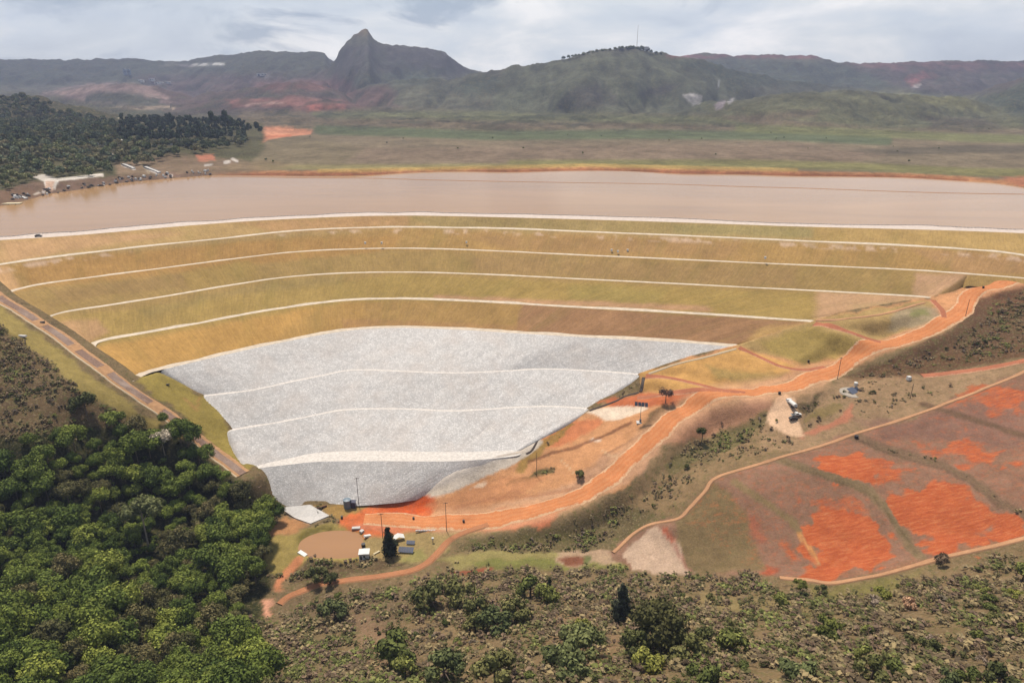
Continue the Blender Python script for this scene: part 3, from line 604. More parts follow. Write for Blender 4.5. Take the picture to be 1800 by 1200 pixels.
# cover and small relief
U_, V_, F_ = project(XX, YY, HH)
C0, M0 = paint(XX.ravel(), YY.ravel(), HH.ravel()); C0 = C0 * np.array([1.06, 1.0, .92])
vegm = M0[:, 0].reshape(XX.shape)
rel = fbm(XX / 9, YY / 9, 21, 4) * .75 + np.abs(fbm(XX / 26, YY / 26, 25, 3)) * -2.2
free = (1 - ROADMASK) * smooth(-2, -16, s_d) * smooth(-3, -20, s_l)
HH += (rel * np.clip(vegm * 1.1, .08, 1)) * free
# pond: level water inside a grassed bank
PZ = -13.4
pond_px = [(524,965),(528,952),(545,941),(570,934),(600,932),(625,935),(636,943),(638,956),(634,970),(630,978),(600,981),(560,980),(535,975)]
POND = [tuple(p) for p in catmull(np.array([at_z(a, b, PZ)[:2] for a, b in pond_px + pond_px[:1]]), 4)]
sp_ = sdf(POND, XX, YY); HH = np.where(sp_ > -9, HH * smooth(-1, -9, sp_) + (1 - smooth(-1, -9, sp_)) * (PZ + np.where(sp_ > 0, -np.minimum(sp_ * .5, 2), np.minimum(-sp_ * .35, 1.2))), HH)
M_ground = ground_mat('soil_and_scrub')
Vg = np.stack([XX, YY, HH], -1).reshape(-1, 3)
fc = gridfaces(*XX.shape)
keep = (s_d.ravel()[fc].min(1) < 22) & (s_l.ravel()[fc].min(1) < 25)
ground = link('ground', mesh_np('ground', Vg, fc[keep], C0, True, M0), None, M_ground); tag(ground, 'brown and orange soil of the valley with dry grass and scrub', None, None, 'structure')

def strip(g, w, lift, name, mat, parent=None, c0=None, wn=.18, seed=1, ns=9):
    T = np.gradient(g[:, :2], axis=0); T /= np.linalg.norm(T, axis=1)[:, None]; N = np.stack([-T[:, 1], T[:, 0]], -1)
    s = np.arange(len(g)) * 1.0; rows = []
    wl = w / 2 * (1 + wn * fbm(s / 11, s * 0 + 3, seed, 5)); wr = w / 2 * (1 + wn * fbm(s / 11, s * 0 + 9, seed + 5, 5))
    for k in range(ns):
        f = k / (ns - 1); o = -wl * (1 - f) + wr * f; e = k in (0, ns - 1); o = o * (1.0 + (.5 / w if e else 0))
        p = g[:, :2] + N * o[:, None]; rows.append(np.c_[p, bil(HH, p[:, 0], p[:, 1], GS) + (lift if not e else -.25)])
    A = np.stack(rows, 1); me = mesh_np(name, A.reshape(-1, 3), gridfaces(*A.shape[:2]))
    uv = me.uv_layers.new(name='UVMap'); L = np.zeros(len(me.loops), np.int32); me.loops.foreach_get('vertex_index', L)
    uv.data.foreach_set('uv', np.stack([(L % ns) / (ns - 1), (L // ns) * .1], -1).astype(np.float32).ravel())
    return link(name, me, parent, mat)
def road_mat(name, c_mid, c_edge, rut, sc=.35):
    m, t, b = mat_new(name); uv = coords(t, (1, 1, 1), 'UV'); v = coords(t)
    s = nd(t, 'ShaderNodeSeparateXYZ'); lk(t, uv, s.inputs[0]); e = mth(t, 'ABSOLUTE', mth(t, 'SUBTRACT', s.outputs[0], .5))
    e = mth(t, 'ADD', e, mth(t, 'MULTIPLY', mth(t, 'SUBTRACT', noise(t, v, sc, 6, .75), .5), .42))
    c = ramp(t, e, [(0, c_mid), (.12, rut), (.2, c_mid), (.33, rut), (.42, c_edge), (.5, c_edge)])
    c = gain(t, c, noise(t, v, .09, 4), .84, 1.14); c = gain(t, c, noise(t, v, 1.4, 4, .7), .86, 1.14)
    lk(t, c, b.inputs['Base Color']); b.inputs['Roughness'].default_value = .95; b.inputs['Specular IOR Level'].default_value = .1; bump(t, b, noise(t, v, 1.6, 4), .3, .5); return m
M_haul = road_mat('orange_haul_road_soil', alb(234,152,96), alb(232,186,142), alb(228,136,78))
M_acc = road_mat('red_track_soil', alb(204,128,92), alb(220,158,120), alb(188,108,76))
M_field = road_mat('tan_track_soil', alb(222,166,120), alb(176,134,98), alb(208,150,106))
M_dirt = road_mat('valley_track_soil', alb(208,142,98), alb(190,140,98), alb(196,124,82))
for i, (nm, g, w) in enumerate(road_pts):
    if nm == 'channel': continue
    m = {'haul_road': M_haul, 'access_track': M_acc, 'field_track': M_field, 'dirt_track': M_dirt}[nm]
    m = M_field if i == 6 else m
    o = strip(g, w, .34 + .012 * i, nm, m, seed=i * 3 + 2, wn=.3); tag(o, kind='structure')
# pale berm along both sides of the haul road

# ------------------------------------------------------------------ the dam
def slope_mat(name, streak=(1.3, .16), lo=.84, hi=1.16, green=True):
    m, t, b = mat_new(name); v = coords(t); a = nd(t, 'ShaderNodeAttribute', attribute_name='Col')
    uvs = coords(t, (streak[0], streak[1], 1), 'UV'); c = gain(t, a.outputs['Color'], noise(t, uvs, .55, 5, .7, .3), lo, hi)
    c = gain(t, c, noise(t, v, .05, 5), .86, 1.14); c = gain(t, c, noise(t, v, .5, 5, .7), .86, 1.14); c = gain(t, c, noise(t, v, 2.2, 3, .7), .88, 1.12)
    if green:
        g = nd(t, 'ShaderNodeMapRange'); g.inputs[1].default_value = .5; g.inputs[2].default_value = .72; lk(t, noise(t, coords(t, (.5, .12, 1), 'UV'), .12, 5, .6), g.inputs[0])
        c = mixc(t, mth(t, 'MULTIPLY', g.outputs[0], .3), c, alb(156, 142, 70))
    lk(t, c, b.inputs['Base Color']); b.inputs['Roughness'].default_value = .95; b.inputs['Specular IOR Level'].default_value = .1; bump(t, b, noise(t, v, 1.2, 4), .35, .5); return m
M_grass = slope_mat('dry_grass_on_embankment')
def stone_mat(name, base, dark, sc, var=.16):
    m, t, b = mat_new(name); v = coords(t); vo = nd(t, 'ShaderNodeTexVoronoi'); vo.inputs['Scale'].default_value = sc; lk(t, v, vo.inputs[0])
    v2 = nd(t, 'ShaderNodeTexVoronoi', feature='DISTANCE_TO_EDGE'); v2.inputs['Scale'].default_value = sc; lk(t, v, v2.inputs[0])
    rgb = nd(t, 'ShaderNodeRGB'); rgb.outputs[0].default_value = (*base, 1)
    sp = nd(t, 'ShaderNodeSeparateColor'); lk(t, vo.outputs['Color'], sp.inputs[0])
    r = nd(t, 'ShaderNodeMapRange'); r.inputs[3].default_value = 1 - var * 1.3; r.inputs[4].default_value = 1 + var; lk(t, sp.outputs[0], r.inputs[0])
    sc_ = nd(t, 'ShaderNodeVectorMath', operation='SCALE'); lk(t, rgb.outputs[0], sc_.inputs[0]); lk(t, r.outputs[0], sc_.inputs['Scale'])
    e = nd(t, 'ShaderNodeMapRange'); e.inputs[1].default_value = 0; e.inputs[2].default_value = .12; lk(t, v2.outputs['Distance'], e.inputs[0])
    c = mixc(t, e.outputs[0], dark, sc_.outputs[0])
    warm = noise(t, v, .06, 4); wm = nd(t, 'ShaderNodeMapRange'); wm.inputs[1].default_value = .45; wm.inputs[2].default_value = .65; lk(t, warm, wm.inputs[0])
    c = mixc(t, mth(t, 'MULTIPLY', wm.outputs[0], .35), c, alb(214, 196, 182)); c = gain(t, c, noise(t, v, .03, 5, .6), .93, 1.06); c = gain(t, c, noise(t, v, .16, 6, .7), .95, 1.05); c = gain(t, c, noise(t, v, 1.3, 5, .85), .90, 1.10)
    lk(t, c, b.inputs['Base Color']); b.inputs['Roughness'].default_value = .9; bump(t, b, mth(t, 'ADD', e.outputs[0], noise(t, v, sc * 1.5, 3)), .2, .45); return m
M_rock = stone_mat('pale_crushed_rock', alb(243, 237, 232), alb(213, 207, 202), 1.0, .14)
M_berm = plain_mat('pale_gravel_berm', alb(226, 206, 180), .9, var=.22, sc=.3)
M_crest = plain_mat('pale_gravel_crest', alb(228, 208, 194), .9, var=.16, sc=.3)
M_upst = stone_mat('pinkish_riprap', alb(204, 180, 168), alb(150, 128, 118), .7)
M_rline = plain_mat('pale_gravel_on_rock', alb(234, 224, 214), .95, var=.22, sc=.8)
DP = []                                       # soil and grass patches on the embankment, in photograph points
def dpoly(pts, col, fe=8, op=.8): DP.append((pts, col, fe, op))
dpoly([(-100,370),(1900,370),(1900,460),(1000,425),(700,400),(0,466),(-100,480)], (170,146,88), 6, 1)
dpoly([(0,424),(200,410),(330,410),(150,436),(0,464)], (196,156,112), 6, .7)
dpoly([(420,390),(720,378),(720,398),(480,408)], (186,144,96), 5, .7)
dpoly([(720,380),(1180,390),(1180,412),(760,400)], (152,142,84), 4, .8)
dpoly([(1180,392),(1430,400),(1430,420),(1180,412)], (138,140,84), 6, .8)
dpoly([(1430,400),(1900,415),(1900,462),(1600,432),(1430,422)], (170,146,78), 3, .9)
dpoly([(-100,470),(700,402),(1700,440),(1900,462),(1900,480),(1700,482),(700,437),(0,522)], (170,138,70), 3, 1)
dpoly([(20,468),(180,450),(450,425),(700,415),(700,437),(60,502)], (176,134,62), 5, .7)
dpoly([(-40,470),(15,468),(38,505),(0,520)], (206,166,112), 4, 1)
dpoly([(800,410),(1300,425),(1300,455),(900,440)], (160,126,76), 10, .7)
dpoly([(1600,436),(1900,460),(1900,482),(1680,480)], (172,134,88), 6, .7)
dpoly([(30,512),(700,440),(1640,475),(1640,524),(700,480),(78,562)], (158,136,70), 3, 1)
dpoly([(90,510),(320,480),(330,505),(170,520),(90,540)], (150,126,70), 3, .8)
dpoly([(320,478),(440,458),(460,490),(335,510)], (164,142,66), 3, .8)
dpoly([(800,445),(1400,470),(1400,505),(850,480)], (158,130,78), 10, .7)
dpoly([(1610,480),(1700,482),(1640,525),(1600,520)], (200,160,124), 6, .95)
dpoly([(78,562),(700,482),(1640,525),(1430,567),(700,526),(153,612)], (164,144,66), 3, 1)
dpoly([(240,545),(330,525),(480,495),(600,484),(600,500),(400,520),(260,560)], (138,128,66), 6, .7)
dpoly([(95,565),(170,560),(190,585),(155,605)], (190,150,110), 6, .8)
dpoly([(1000,500),(1170,510),(1160,540),(1000,530)], (148,140,62), 8, .7)
dpoly([(760,518),(1240,538),(1250,548),(1040,540),(760,526)], (198,152,116), 3, .85)
dpoly([(1435,512),(1640,523),(1560,556),(1435,566)], (204,164,124), 3, .95)
dpoly([(1495,535),(1600,525),(1600,540),(1500,550)], (176,158,108), 6, .6)
dpoly([(153,612),(620,530),(920,534),(905,582),(620,578),(235,668)], (186,148,70), 4, 1)
dpoly([(160,612),(560,538),(480,600),(240,660)], (200,156,70), 10, .8)
dpoly([(640,530),(920,534),(905,584),(640,578)], (174,142,76), 5, .7)
dpoly([(915,534),(1430,567),(1295,610),(905,586)], (164,122,84), 3, 1)
dpoly([(1340,575),(1430,567),(1330,605),(1295,610)], (196,162,92), 6, .9)
dpoly([(600,560),(930,572),(930,588),(600,578)], (184,136,88), 3, .5)
def dam_col(V):
    u, v, f = project(V[:, 0], V[:, 1], V[:, 2]); C = np.tile(s2l((168, 142, 74)), (len(V), 1))
    ru = RAGX(V[:, 0], V[:, 1]) * 7; rv = RAGY(V[:, 0], V[:, 1]) * 3
    for pts, col, fe, op in DP:
        a = (smooth(-fe, fe, sdf(pts, u + ru, v + rv)) * op)[:, None]; C = C * (1 - a) + s2l(col) * a
    # washed-out gravel spilled below the second line
    w = fbm(V[:, 0] / 5, V[:, 1] / 5, 91, 4) + .7 * fbm(V[:, 0] / 60, V[:, 1] / 60, 92, 2)
    below = smooth(84, 82.6, V[:, 2]) * smooth(80.2, 82, V[:, 2]); a = (smooth(.02, .35, w) * below * .75)[:, None]; C = C * (1 - a) + s2l((222, 196, 172)) * a
    C = C * .76 + s2l((208, 168, 122)) * .24
    return C * KA * 1.12 * np.array([1.05, .97, .92])
def resamp_bend(c, nl, nr, xb=-88.0):
    k = int(np.argmin(np.abs(c[:, 0] - xb))); k = min(max(k, 2), len(c) - 3)
    return np.vstack([resample(c[:k + 1], nl), resample(c[k:], nr)[1:]])
def loft(a, b, rows, name, mat, parent, amp=.15, colour=True, seed=0, nl=110, nr=170, bulge=0.0, skirt=True):
    A, B = resamp_bend(a, nl, nr), resamp_bend(b, nl, nr); R = []
    def ext(P):
        o = [P]
        for e0, e1, fr in ((P[0], P[3], True), (P[-1], P[-4], False)):
            d = e0 - e1; d[2] = 0; d /= np.linalg.norm(d) + 1e-9; q = e0 + d * 1.4 + [0, 0, -.5]; q2 = e0 + d * 3.4 + [0, 0, -3.2]
            o = [np.array([q2, q])] + o if fr else o + [np.array([q, q2])]
        return np.vstack(o)
    if skirt: A, B = ext(A), ext(B)
    for k in range(rows + 1):
        f = k / rows; p = A * (1 - f) + B * f; e = math.sin(math.pi * f)
        p[:, 2] += e * (amp * fbm(p[:, 0] / 4, p[:, 1] / 4, seed, 4) * 2 + bulge * fbm(p[:, 0] / 30, p[:, 1] / 30, seed + 3, 3)); R.append(p)
    Vv = np.stack(R, 0); n = Vv.shape[1]; me = mesh_np(name, Vv.reshape(-1, 3), gridfaces(rows + 1, n), dam_col(Vv.reshape(-1, 3)) if colour else None)
    L = np.zeros(len(me.loops), np.int32); me.loops.foreach_get('vertex_index', L); uv = me.uv_layers.new(name='UVMap')
    s = np.r_[0, np.cumsum(np.linalg.norm(np.diff(A, axis=0), axis=1))]
    uv.data.foreach_set('uv', np.stack([s[L % n], (L // n) * (25.0 / rows)], -1).astype(np.float32).ravel()); return link(name, me, parent, mat)
dam = empty('embankment_dam', (-88, 294, -12)); tag(dam, 'stepped earth embankment dam with dry grass tiers over pale crushed rock', 'dam')
dam_parent = dam
def at_dam(o):                                  # keep world coordinates for children of the dam's base
    o.matrix_parent_inverse = Matrix.Translation(dam.location).inverted(); return o
BW = [13.0, 5.2, 3.2, 3.2, 4.4, 4.6, 1.8, 1.8, 9.0, 0]
def wob(c, w, seed):                            # the berm's width wanders a little
    s = np.arange(len(c)) * 1.0; return offset(c, w * (1 + .38 * fbm(s / 3, s * 0 + seed, 11, 3)))
INN = [wob(CV[i], BW[i], i) if BW[i] else CV[i] for i in range(10)]
# the wide bench near the toe bulges in the middle
s8 = np.linspace(0, 1, len(CV[8])); INN[8] = offset(CV[8], 3.0 + 7.5 * np.sin(np.pi * np.clip(s8 * 1.1 - .12, 0, 1)) ** 1.2)
at_dam(loft(INN[0], CV[0], 2, 'crest_road', M_crest, dam, .02, False))
up = offset(INN[0], 8.0); up[:, 2] = 86.0
at_dam(loft(up, INN[0], 3, 'upstream_face', M_upst, dam, .1, False))
for i in range(1, 9):
    m = M_berm if i < 6 else M_rline
    at_dam(loft(INN[i], CV[i], 2, 'berm', m, dam, .02, False))
for i in range(5):
    topc = CV[2][CV[2][:, 0] < at_z(1701, 482, 73.5)[0]] if i == 2 else CV[i]
    at_dam(loft(topc, INN[i + 1], 14, 'grass_slope', M_grass, dam, .18, True, 10 + i, 160, 330))
cr_ = CV[2][CV[2][:, 0] > at_z(1690, 481, 73.5)[0]]; lo_ = offset(cr_, -8.0); lo_[:, 2] = 68.0
at_dam(loft(cr_, lo_, 6, 'grass_slope', M_grass, dam, .1, True, 17, 4, 30))
c5 = CV[5][CV[5][:, 0] > at_z(279, 654, 40.0)[0]]
tops = [c5, CV[6], CV[7], CV[8]]
for i in range(4):
    at_dam(loft(tops[i], INN[6 + i] if i < 3 else CV[9], 14, 'rockfill_face', M_rock, dam, .35, False, 30 + i, bulge=.15))
# scattered boulders and low ledge along the crest edge
for k, seg in enumerate((INN[0],)):
    r = resample(seg, 320); b = MB()
    for j in range(0, 319):
        p = r[j] + np.array([0, 0, .25]); q = r[j + 1] + np.array([0, 0, .25]); d = q - p
        b.box((p + q) / 2, (float(np.linalg.norm(d)) * .98, .7, .7), math.atan2(d[1], d[0]), taper=.7)
    at_dam(b.build('edge_windrow', M_crest, dam))

# groin channel on the left
ch = [(-60,476),(0,524),(40,548),(80,574),(118,600),(155,629),(200,662),(240,692),(280,718),(325,752),(365,786),(400,812),(428,833)]
g = np.array([on_ground(a, b) for a, b in ch]); g = catmull(g[:, :2], 10); g = resample(g, 190)
M_chan = stone_mat('dark_stone_lining', alb(164, 126, 104), alb(138, 106, 88), 1.6)
M_kerb = plain_mat('pale_concrete_kerb', alb(226, 200, 160), .85)
M_dirtk = plain_mat('orange_bank_soil', alb(206, 152, 100), .95, var=.2, sc=.6)
M_dirtk2 = M_dirtk
chan = empty('drainage_channel', (g[-1][0], g[-1][1], 3)); tag(chan, 'stone lined drainage channel running down the left edge of the dam', 'channel')
def side(g, d):
    T = np.gradient(g[:, :2], axis=0); T /= np.linalg.norm(T, axis=1)[:, None]; N = np.stack([-T[:, 1], T[:, 0]], -1); return g[:, :2] + N * d
def under(o, p): o.matrix_parent_inverse = Matrix.Translation(p.location).inverted(); return o
under(strip(g, 8.2, .30, 'bank', M_dirtk, chan, wn=.25, seed=70), chan)
under(strip(g, 5.0, .36, 'bed', M_chan, chan, wn=.1, seed=71), chan)
for d in (-3.7,) if g[-1][0] > g[0][0] and side(g, -3.7)[50][1] < side(g, 3.7)[50][1] else (3.7,): under(strip(side(g, d), .55, .45, 'kerb', M_kerb, chan, wn=.12, seed=72), chan)
for k in (30, 62, 88, 112, 140):                # pale cross pads where each berm drains in
    p = g[k - 3:k + 4]; under(strip(np.c_[p], 6.5, .46, 'crossing_pad', M_dirtk, chan, wn=.3, seed=73 + k), chan)
# dark stepped drain at the right edge of the rock
M_dark = plain_mat('dark_wet_concrete', alb(72, 54, 46), .8)
def tube_path(name, pts, r, mat, parent=None, n=6):
    b = MB()
    for a, c in zip(pts[:-1], pts[1:]): b.tube(a, c, r, r, n)
    return b.build(name, mat, parent)
def strip_px(name, pts, w, lift, mat, **k):
    q = np.array([on_ground(a, b) for a, b in pts]); q = resample(catmull(q[:, :2], 6), max(6, int(np.linalg.norm(np.diff(q[:, :2], axis=0), axis=1).sum() / .8))); return strip(q, w, lift, name, mat, **k)
o = strip_px('stepped_drain', [(1131,664),(1129,676),(1126,689)], 1.7, .5, M_dark, wn=.1); tag(o, 'short dark drain at the right edge of the pale rock', 'drain')
o = strip_px('stone_gutter', [(1294,613),(1240,628),(1190,640),(1140,657)], 1.0, .45, M_kerb, wn=.3); tag(o, 'thin pale gutter along the upper right edge of the pale rock', 'gutter')
o = strip_px('stone_gutter', [(1122,690),(1075,708),(1036,722)], .9, .45, M_dark, wn=.3); tag(o, 'thin brown gutter below the short dark drain', 'gutter')
o = strip_px('stone_gutter', [(966,757),(950,772),(936,790),(925,798)], 1.0, .45, M_dark, wn=.3); tag(o, 'thin dark gutter where the lower rock meets yellow grass', 'gutter')

# ------------------------------------------------------------------ water
def water_mat(name, col, rough=.2, sc=.05, bmp=.06):
    m, t, b = mat_new(name); v = coords(t); rgb = nd(t, 'ShaderNodeRGB'); rgb.outputs[0].default_value = (*col, 1)
    c = gain(t, rgb.outputs[0], noise(t, coords(t, (.25, 1, 1)), .014, 6, .6, .6), .88, 1.12); lk(t, c, b.inputs['Base Color'])
    b.inputs['Roughness'].default_value = rough; b.inputs['IOR'].default_value = 1.33; b.inputs['Specular IOR Level'].default_value = .36; bump(t, b, noise(t, v, sc * 20, 4), bmp, .3); return m
M_lake = water_mat('silty_water', alb(202, 154, 100), .13); M_pond = water_mat('pond_water', alb(190, 140, 96), .15)
me = bpy.data.meshes.new('reservoir_water'); bm = bmesh.new(); f = bm.faces.new([bm.verts.new((a, b, WZ)) for a, b in
   [tuple(p[:2]) for p in offset(CV[0], 16.5)[::4]] + [(640, 560), (1400, 700), (1400, 1000), (0, 1000), (-1100, 900), (-900, 520), (-470, 452)]]); bmesh.ops.triangulate(bm, faces=[f]); bm.normal_update()
for q in bm.faces:
    if q.normal.z < 0: q.normal_flip()
bm.to_mesh(me); bm.free(); o = link('reservoir_water', me, None, M_lake); tag(o, kind='structure')
me = bpy.data.meshes.new('pond_water'); bm = bmesh.new(); f = bm.faces.new([bm.verts.new((a, b, PZ)) for a, b in [tuple(np.array(POND).mean(0) + (np.array(p) - np.array(POND).mean(0)) * 1.04) for p in POND[:-1]]])
if f.normal.z < 0: f.normal_flip()
bm.normal_update(); bmesh.ops.triangulate(bm, faces=bm.faces[:]); bm.to_mesh(me); bm.free(); o = link('pond_water', me, None, M_pond); tag(o, kind='structure')

# ------------------------------------------------------------------ far country
pxs = np.r_[np.linspace(-700, -40, 60)[:-1], np.linspace(-40, 1840, 760)[:-1], np.linspace(1840, 2500, 60)]; ds = np.r_[np.linspace(60, 600, 50)[:-1], np.linspace(600, 1500, 170)[:-1], np.linspace(1500, 5600, 230)]
AA, DD = np.meshgrid((pxs - 900) / 1150, ds); FX, FY = AA * DD, DD
FH, fs, fd = height(FX, FY); u, v, f_ = project(FX, FY, FH)
kf = smooth(1300, 1700, FY); FH += kf * (fbm(FX / 60, FY / 60, 81, 4) * 11 + np.abs(fbm(FX / 16, FY / 16, 82, 3)) * 5)
wild = kf * smooth(.0, .5, fbm(FX / 45, FY / 90, 86, 5) + .35 * fbm(FX / 300, FY / 300, 87, 2)); wild2 = kf * fbm(FX / 28, FY / 50, 88, 4)
CF, MF = paint(FX.ravel(), FY.ravel(), FH.ravel())
wl_ = (wild.ravel() * .6)[:, None]; CF = CF * (1 - wl_) + np.array(alb(66, 74, 56)) * wl_; CF *= 1 + .45 * wild2.ravel()[:, None]; CF *= 1 - .28 * kf.ravel()[:, None]
inner = (FX > GX0 + 8) & (FX < GX1 - 8) & (FY > GY0 + 6) & (FY < GY1 - 8)
CF *= 1 + .16 * (1 - kf.ravel())[:, None] * fbm(FX / 14, FY / 40, 95, 4).ravel()[:, None]
FH -= .35; fc = gridfaces(*FX.shape); keep = ~inner.ravel()[fc].all(1) & (fs.ravel()[fc].min(1) < 40)
nearf = FY.ravel()[fc].max(1) < 1500
M_plain = ground_mat('dry_plain', .5, .30); M_hill = ground_mat('hillside_cover', .13, .34)
Vf = np.stack([FX, FY, FH], -1).reshape(-1, 3)
def sub(sel, name, mat):
    q = fc[sel]; used, inv = np.unique(q, return_inverse=True)
    return link(name, mesh_np(name, Vf[used], inv.reshape(q.shape), CF[used], True, MF[used]), None, mat)
o = sub(keep & nearf, 'plain', M_plain); tag(o, 'flat brown and green plain beyond the reservoir', None, None, 'structure')
o = sub(keep & ~nearf, 'hills', M_hill); tag(o, 'hazy blue grey hills and pointed peak on the skyline', None, None, 'structure')
# haze: one closed box of even, thin air
HAZE = 7.8e-5
m = bpy.data.materials.new('haze'); m.use_nodes = True; t = m.node_tree; t.nodes.clear(); pv = nd(t, 'ShaderNodeVolumePrincipled'); pv.inputs['Color'].default_value = (.58, .66, .96, 1)
pv.inputs['Density'].default_value = HAZE; pv.inputs['Anisotropy'].default_value = .1; oo = nd(t, 'ShaderNodeOutputMaterial'); lk(t, pv.outputs[0], oo.inputs['Volume'])
hz = MB().box((0, 2200, 200), (13600, 7000, 900)).build('haze', m); tag(hz, kind='stuff')
def gz(x, y): return float(bil(HH, x, y, GS))
def far_z(x, y):
    h, _, _ = height(np.array([float(x)]), np.array([float(y)])); return float(h[0])

# ------------------------------------------------------------------ plants
def leaf_mat():
    m, t, b = mat_new('foliage'); a = nd(t, 'ShaderNodeAttribute', attribute_name='Col'); oi = nd(t, 'ShaderNodeObjectInfo')
    c = gain(t, a.outputs['Color'], noise(t, coords(t), 1.3, 3), .8, 1.2)
    hs = nd(t, 'ShaderNodeHueSaturation'); lk(t, c, hs.inputs['Color'])
    lk(t, mth(t, 'MULTIPLY_ADD', oi.outputs['Random'], -.035, .508), hs.inputs['Hue']); lk(t, mth(t, 'MULTIPLY_ADD', oi.outputs['Random'], .8, .66), hs.inputs['Value'])
    lk(t, hs.outputs[0], b.inputs['Base Color']); b.inputs['Roughness'].default_value = .8; b.inputs['Specular IOR Level'].default_value = .15; return m
M_leaf = leaf_mat(); M_bark = plain_mat('bark', alb(120, 100, 82), .9, var=.25, sc=3)
M_pbark = plain_mat('pale_bark', alb(176, 160, 140), .9, var=.2, sc=3)
_cube = []
for ax in range(3):
    for sg in (-1, 1):
        for i in range(2):
            for j in range(2):
                q = []
                for a, b in ((i, j), (i + 1, j), (i + 1, j + 1), (i, j + 1)):
                    p = np.zeros(3); p[ax] = sg; p[(ax + 1) % 3] = a - 1; p[(ax + 2) % 3] = b - 1; q.append(p / np.linalg.norm(p))
                _cube.append(q if sg > 0 else q[::-1])
_cube = np.array(_cube)                        # 24 quads x 4 x 3
def crown(seed, R, z0, z1, nl, nleaf, leaf, cols, shape='round', core=.74, lr=(.34, .5)):
    r = np.random.default_rng(seed); Q = []; C = []; cols = s2l(np.array(cols)) * KA
    ce = []; ra = []
    for i in range(nl):
        if shape == 'cone':
            f = (i + .5) / nl; a = r.uniform(0, 6.28); rr = R * (1 - f) ** .8 * .55 * (1 if i % 3 else .2); c = [math.cos(a) * rr, math.sin(a) * rr, z0 + (z1 - z0) * (f * .92 + .06)]; q = R * (.16 + .42 * (1 - f))
        elif shape == 'flat':
            a = r.uniform(0, 6.28); rr = R * math.sqrt(r.uniform(0, .8)); c = [math.cos(a) * rr, math.sin(a) * rr, z0 + (z1 - z0) * r.uniform(.45, .7)]; q = R * r.uniform(.22, .34)
        else:
            d = r.normal(size=3); d /= np.linalg.norm(d); d[2] = abs(d[2]) * .9 - .25; rr = r.uniform(.45, .72)
            h = (z1 - z0) / 2; c = [d[0] * R * rr, d[1] * R * rr, z0 + h + d[2] * h * rr * 1.1]; q = min(R, h) * r.uniform(*lr)
        ce.append(c); ra.append(q)
    ce = np.array(ce); ra = np.array(ra); lc = r.uniform(0, 1, nl)
    k = r.choice(nl, nleaf, p=ra ** 2 / (ra ** 2).sum()); d = r.normal(size=(nleaf, 3)); d[:, 2] += .35; d /= np.linalg.norm(d, axis=1)[:, None]
    P = ce[k] + d * (ra[k] * r.uniform(.8, 1.25, nleaf))[:, None]; n = d + r.normal(size=d.shape) * .45; n /= np.linalg.norm(n, axis=1)[:, None]
    t = np.cross(n, r.normal(size=d.shape)); t /= np.linalg.norm(t, axis=1)[:, None]; s = np.cross(n, t); sz = (leaf * r.uniform(.5, 1.15, nleaf))[:, None]
    L = np.stack([P - t * sz, P + s * sz * .6, P + t * sz, P - s * sz * .6], 1); Q.append(L)
    m = (np.clip(lc[k] * .6 + r.uniform(0, .5, nleaf), 0, 1))[:, None]; cc = cols[0] * (1 - m) + cols[1] * m; cc = cc * r.uniform(.62, 1.38, nleaf)[:, None]; C.append(np.repeat(cc[:, None], 4, 1))
    if core:
        for i in range(nl):
            Q.append(ce[i] + _cube * ra[i] * core * np.array([1, 1, .9])); C.append(np.tile(cols[0] * (1 - lc[i] * .5) + cols[1] * lc[i] * .5, (24, 4, 1)))
    Q = np.concatenate(Q); C = np.concatenate(C); return Q.reshape(-1, 3), np.arange(Q.shape[0] * 4).reshape(-1, 4), C.reshape(-1, 3)
def trunk_mb(seed, h, r0, R, z0, z1, forks=4):
    r = random.Random(seed); b = MB(); lean = (r.uniform(-.3, .3), r.uniform(-.3, .3)); top = (lean[0], lean[1], h)
    b.tube((0, 0, -1.2), (lean[0] * .4, lean[1] * .4, h * .5), r0, r0 * .75, 7); b.tube((lean[0] * .4, lean[1] * .4, h * .5), top, r0 * .75, r0 * .5, 7)
    for k in range(forks):
        a = k * 6.28 / forks + r.uniform(-.4, .4); b.tube((lean[0] * .7, lean[1] * .7, h * r.uniform(.6, .95)), (math.cos(a) * R * .5, math.sin(a) * R * .5, z0 + (z1 - z0) * r.uniform(.35, .65)), r0 * .4, r0 * .12, 5)
    return b
class Plant:
    def __init__(s, seed, R, h, z0, nl, nleaf, leaf, cols, shape='round', bark=None, r0=.22, core=.74, lr=(.34, .5), forks=4):
        s.V, s.F, s.C = crown(seed, R, z0, h, nl, nleaf, leaf, cols, shape, core, lr); s.R, s.h = R, h
        s.me = mesh_np('crown', s.V, s.F, s.C, False); s.me.materials.append(M_leaf)
        b = trunk_mb(seed, max(z0 + (h - z0) * .5, .5), r0, R, z0, h, forks); s.tm = bpy.data.meshes.new('trunk'); s.tm.from_pydata(b.v, [], b.f); s.tm.materials.append(bark or M_bark)
    def put(s, name, loc, k, rz, label, cat, group, parts=('crown', 'trunk')):
        kk = (k, k, k) if np.isscalar(k) else k
        if parts is None:
            o = bpy.data.objects.new(name, s.me); COL.objects.link(o); o.location = tuple(loc); o.rotation_euler = (0, 0, rz); o.scale = kk; return tag(o, label, cat, group)
        e = empty(name, loc, rz); e.scale = kk; tag(e, label, cat, group)
        for nm, me in zip(parts, (s.me, s.tm)):
            c = bpy.data.objects.new(nm, me); COL.objects.link(c); c.parent = e
        return e
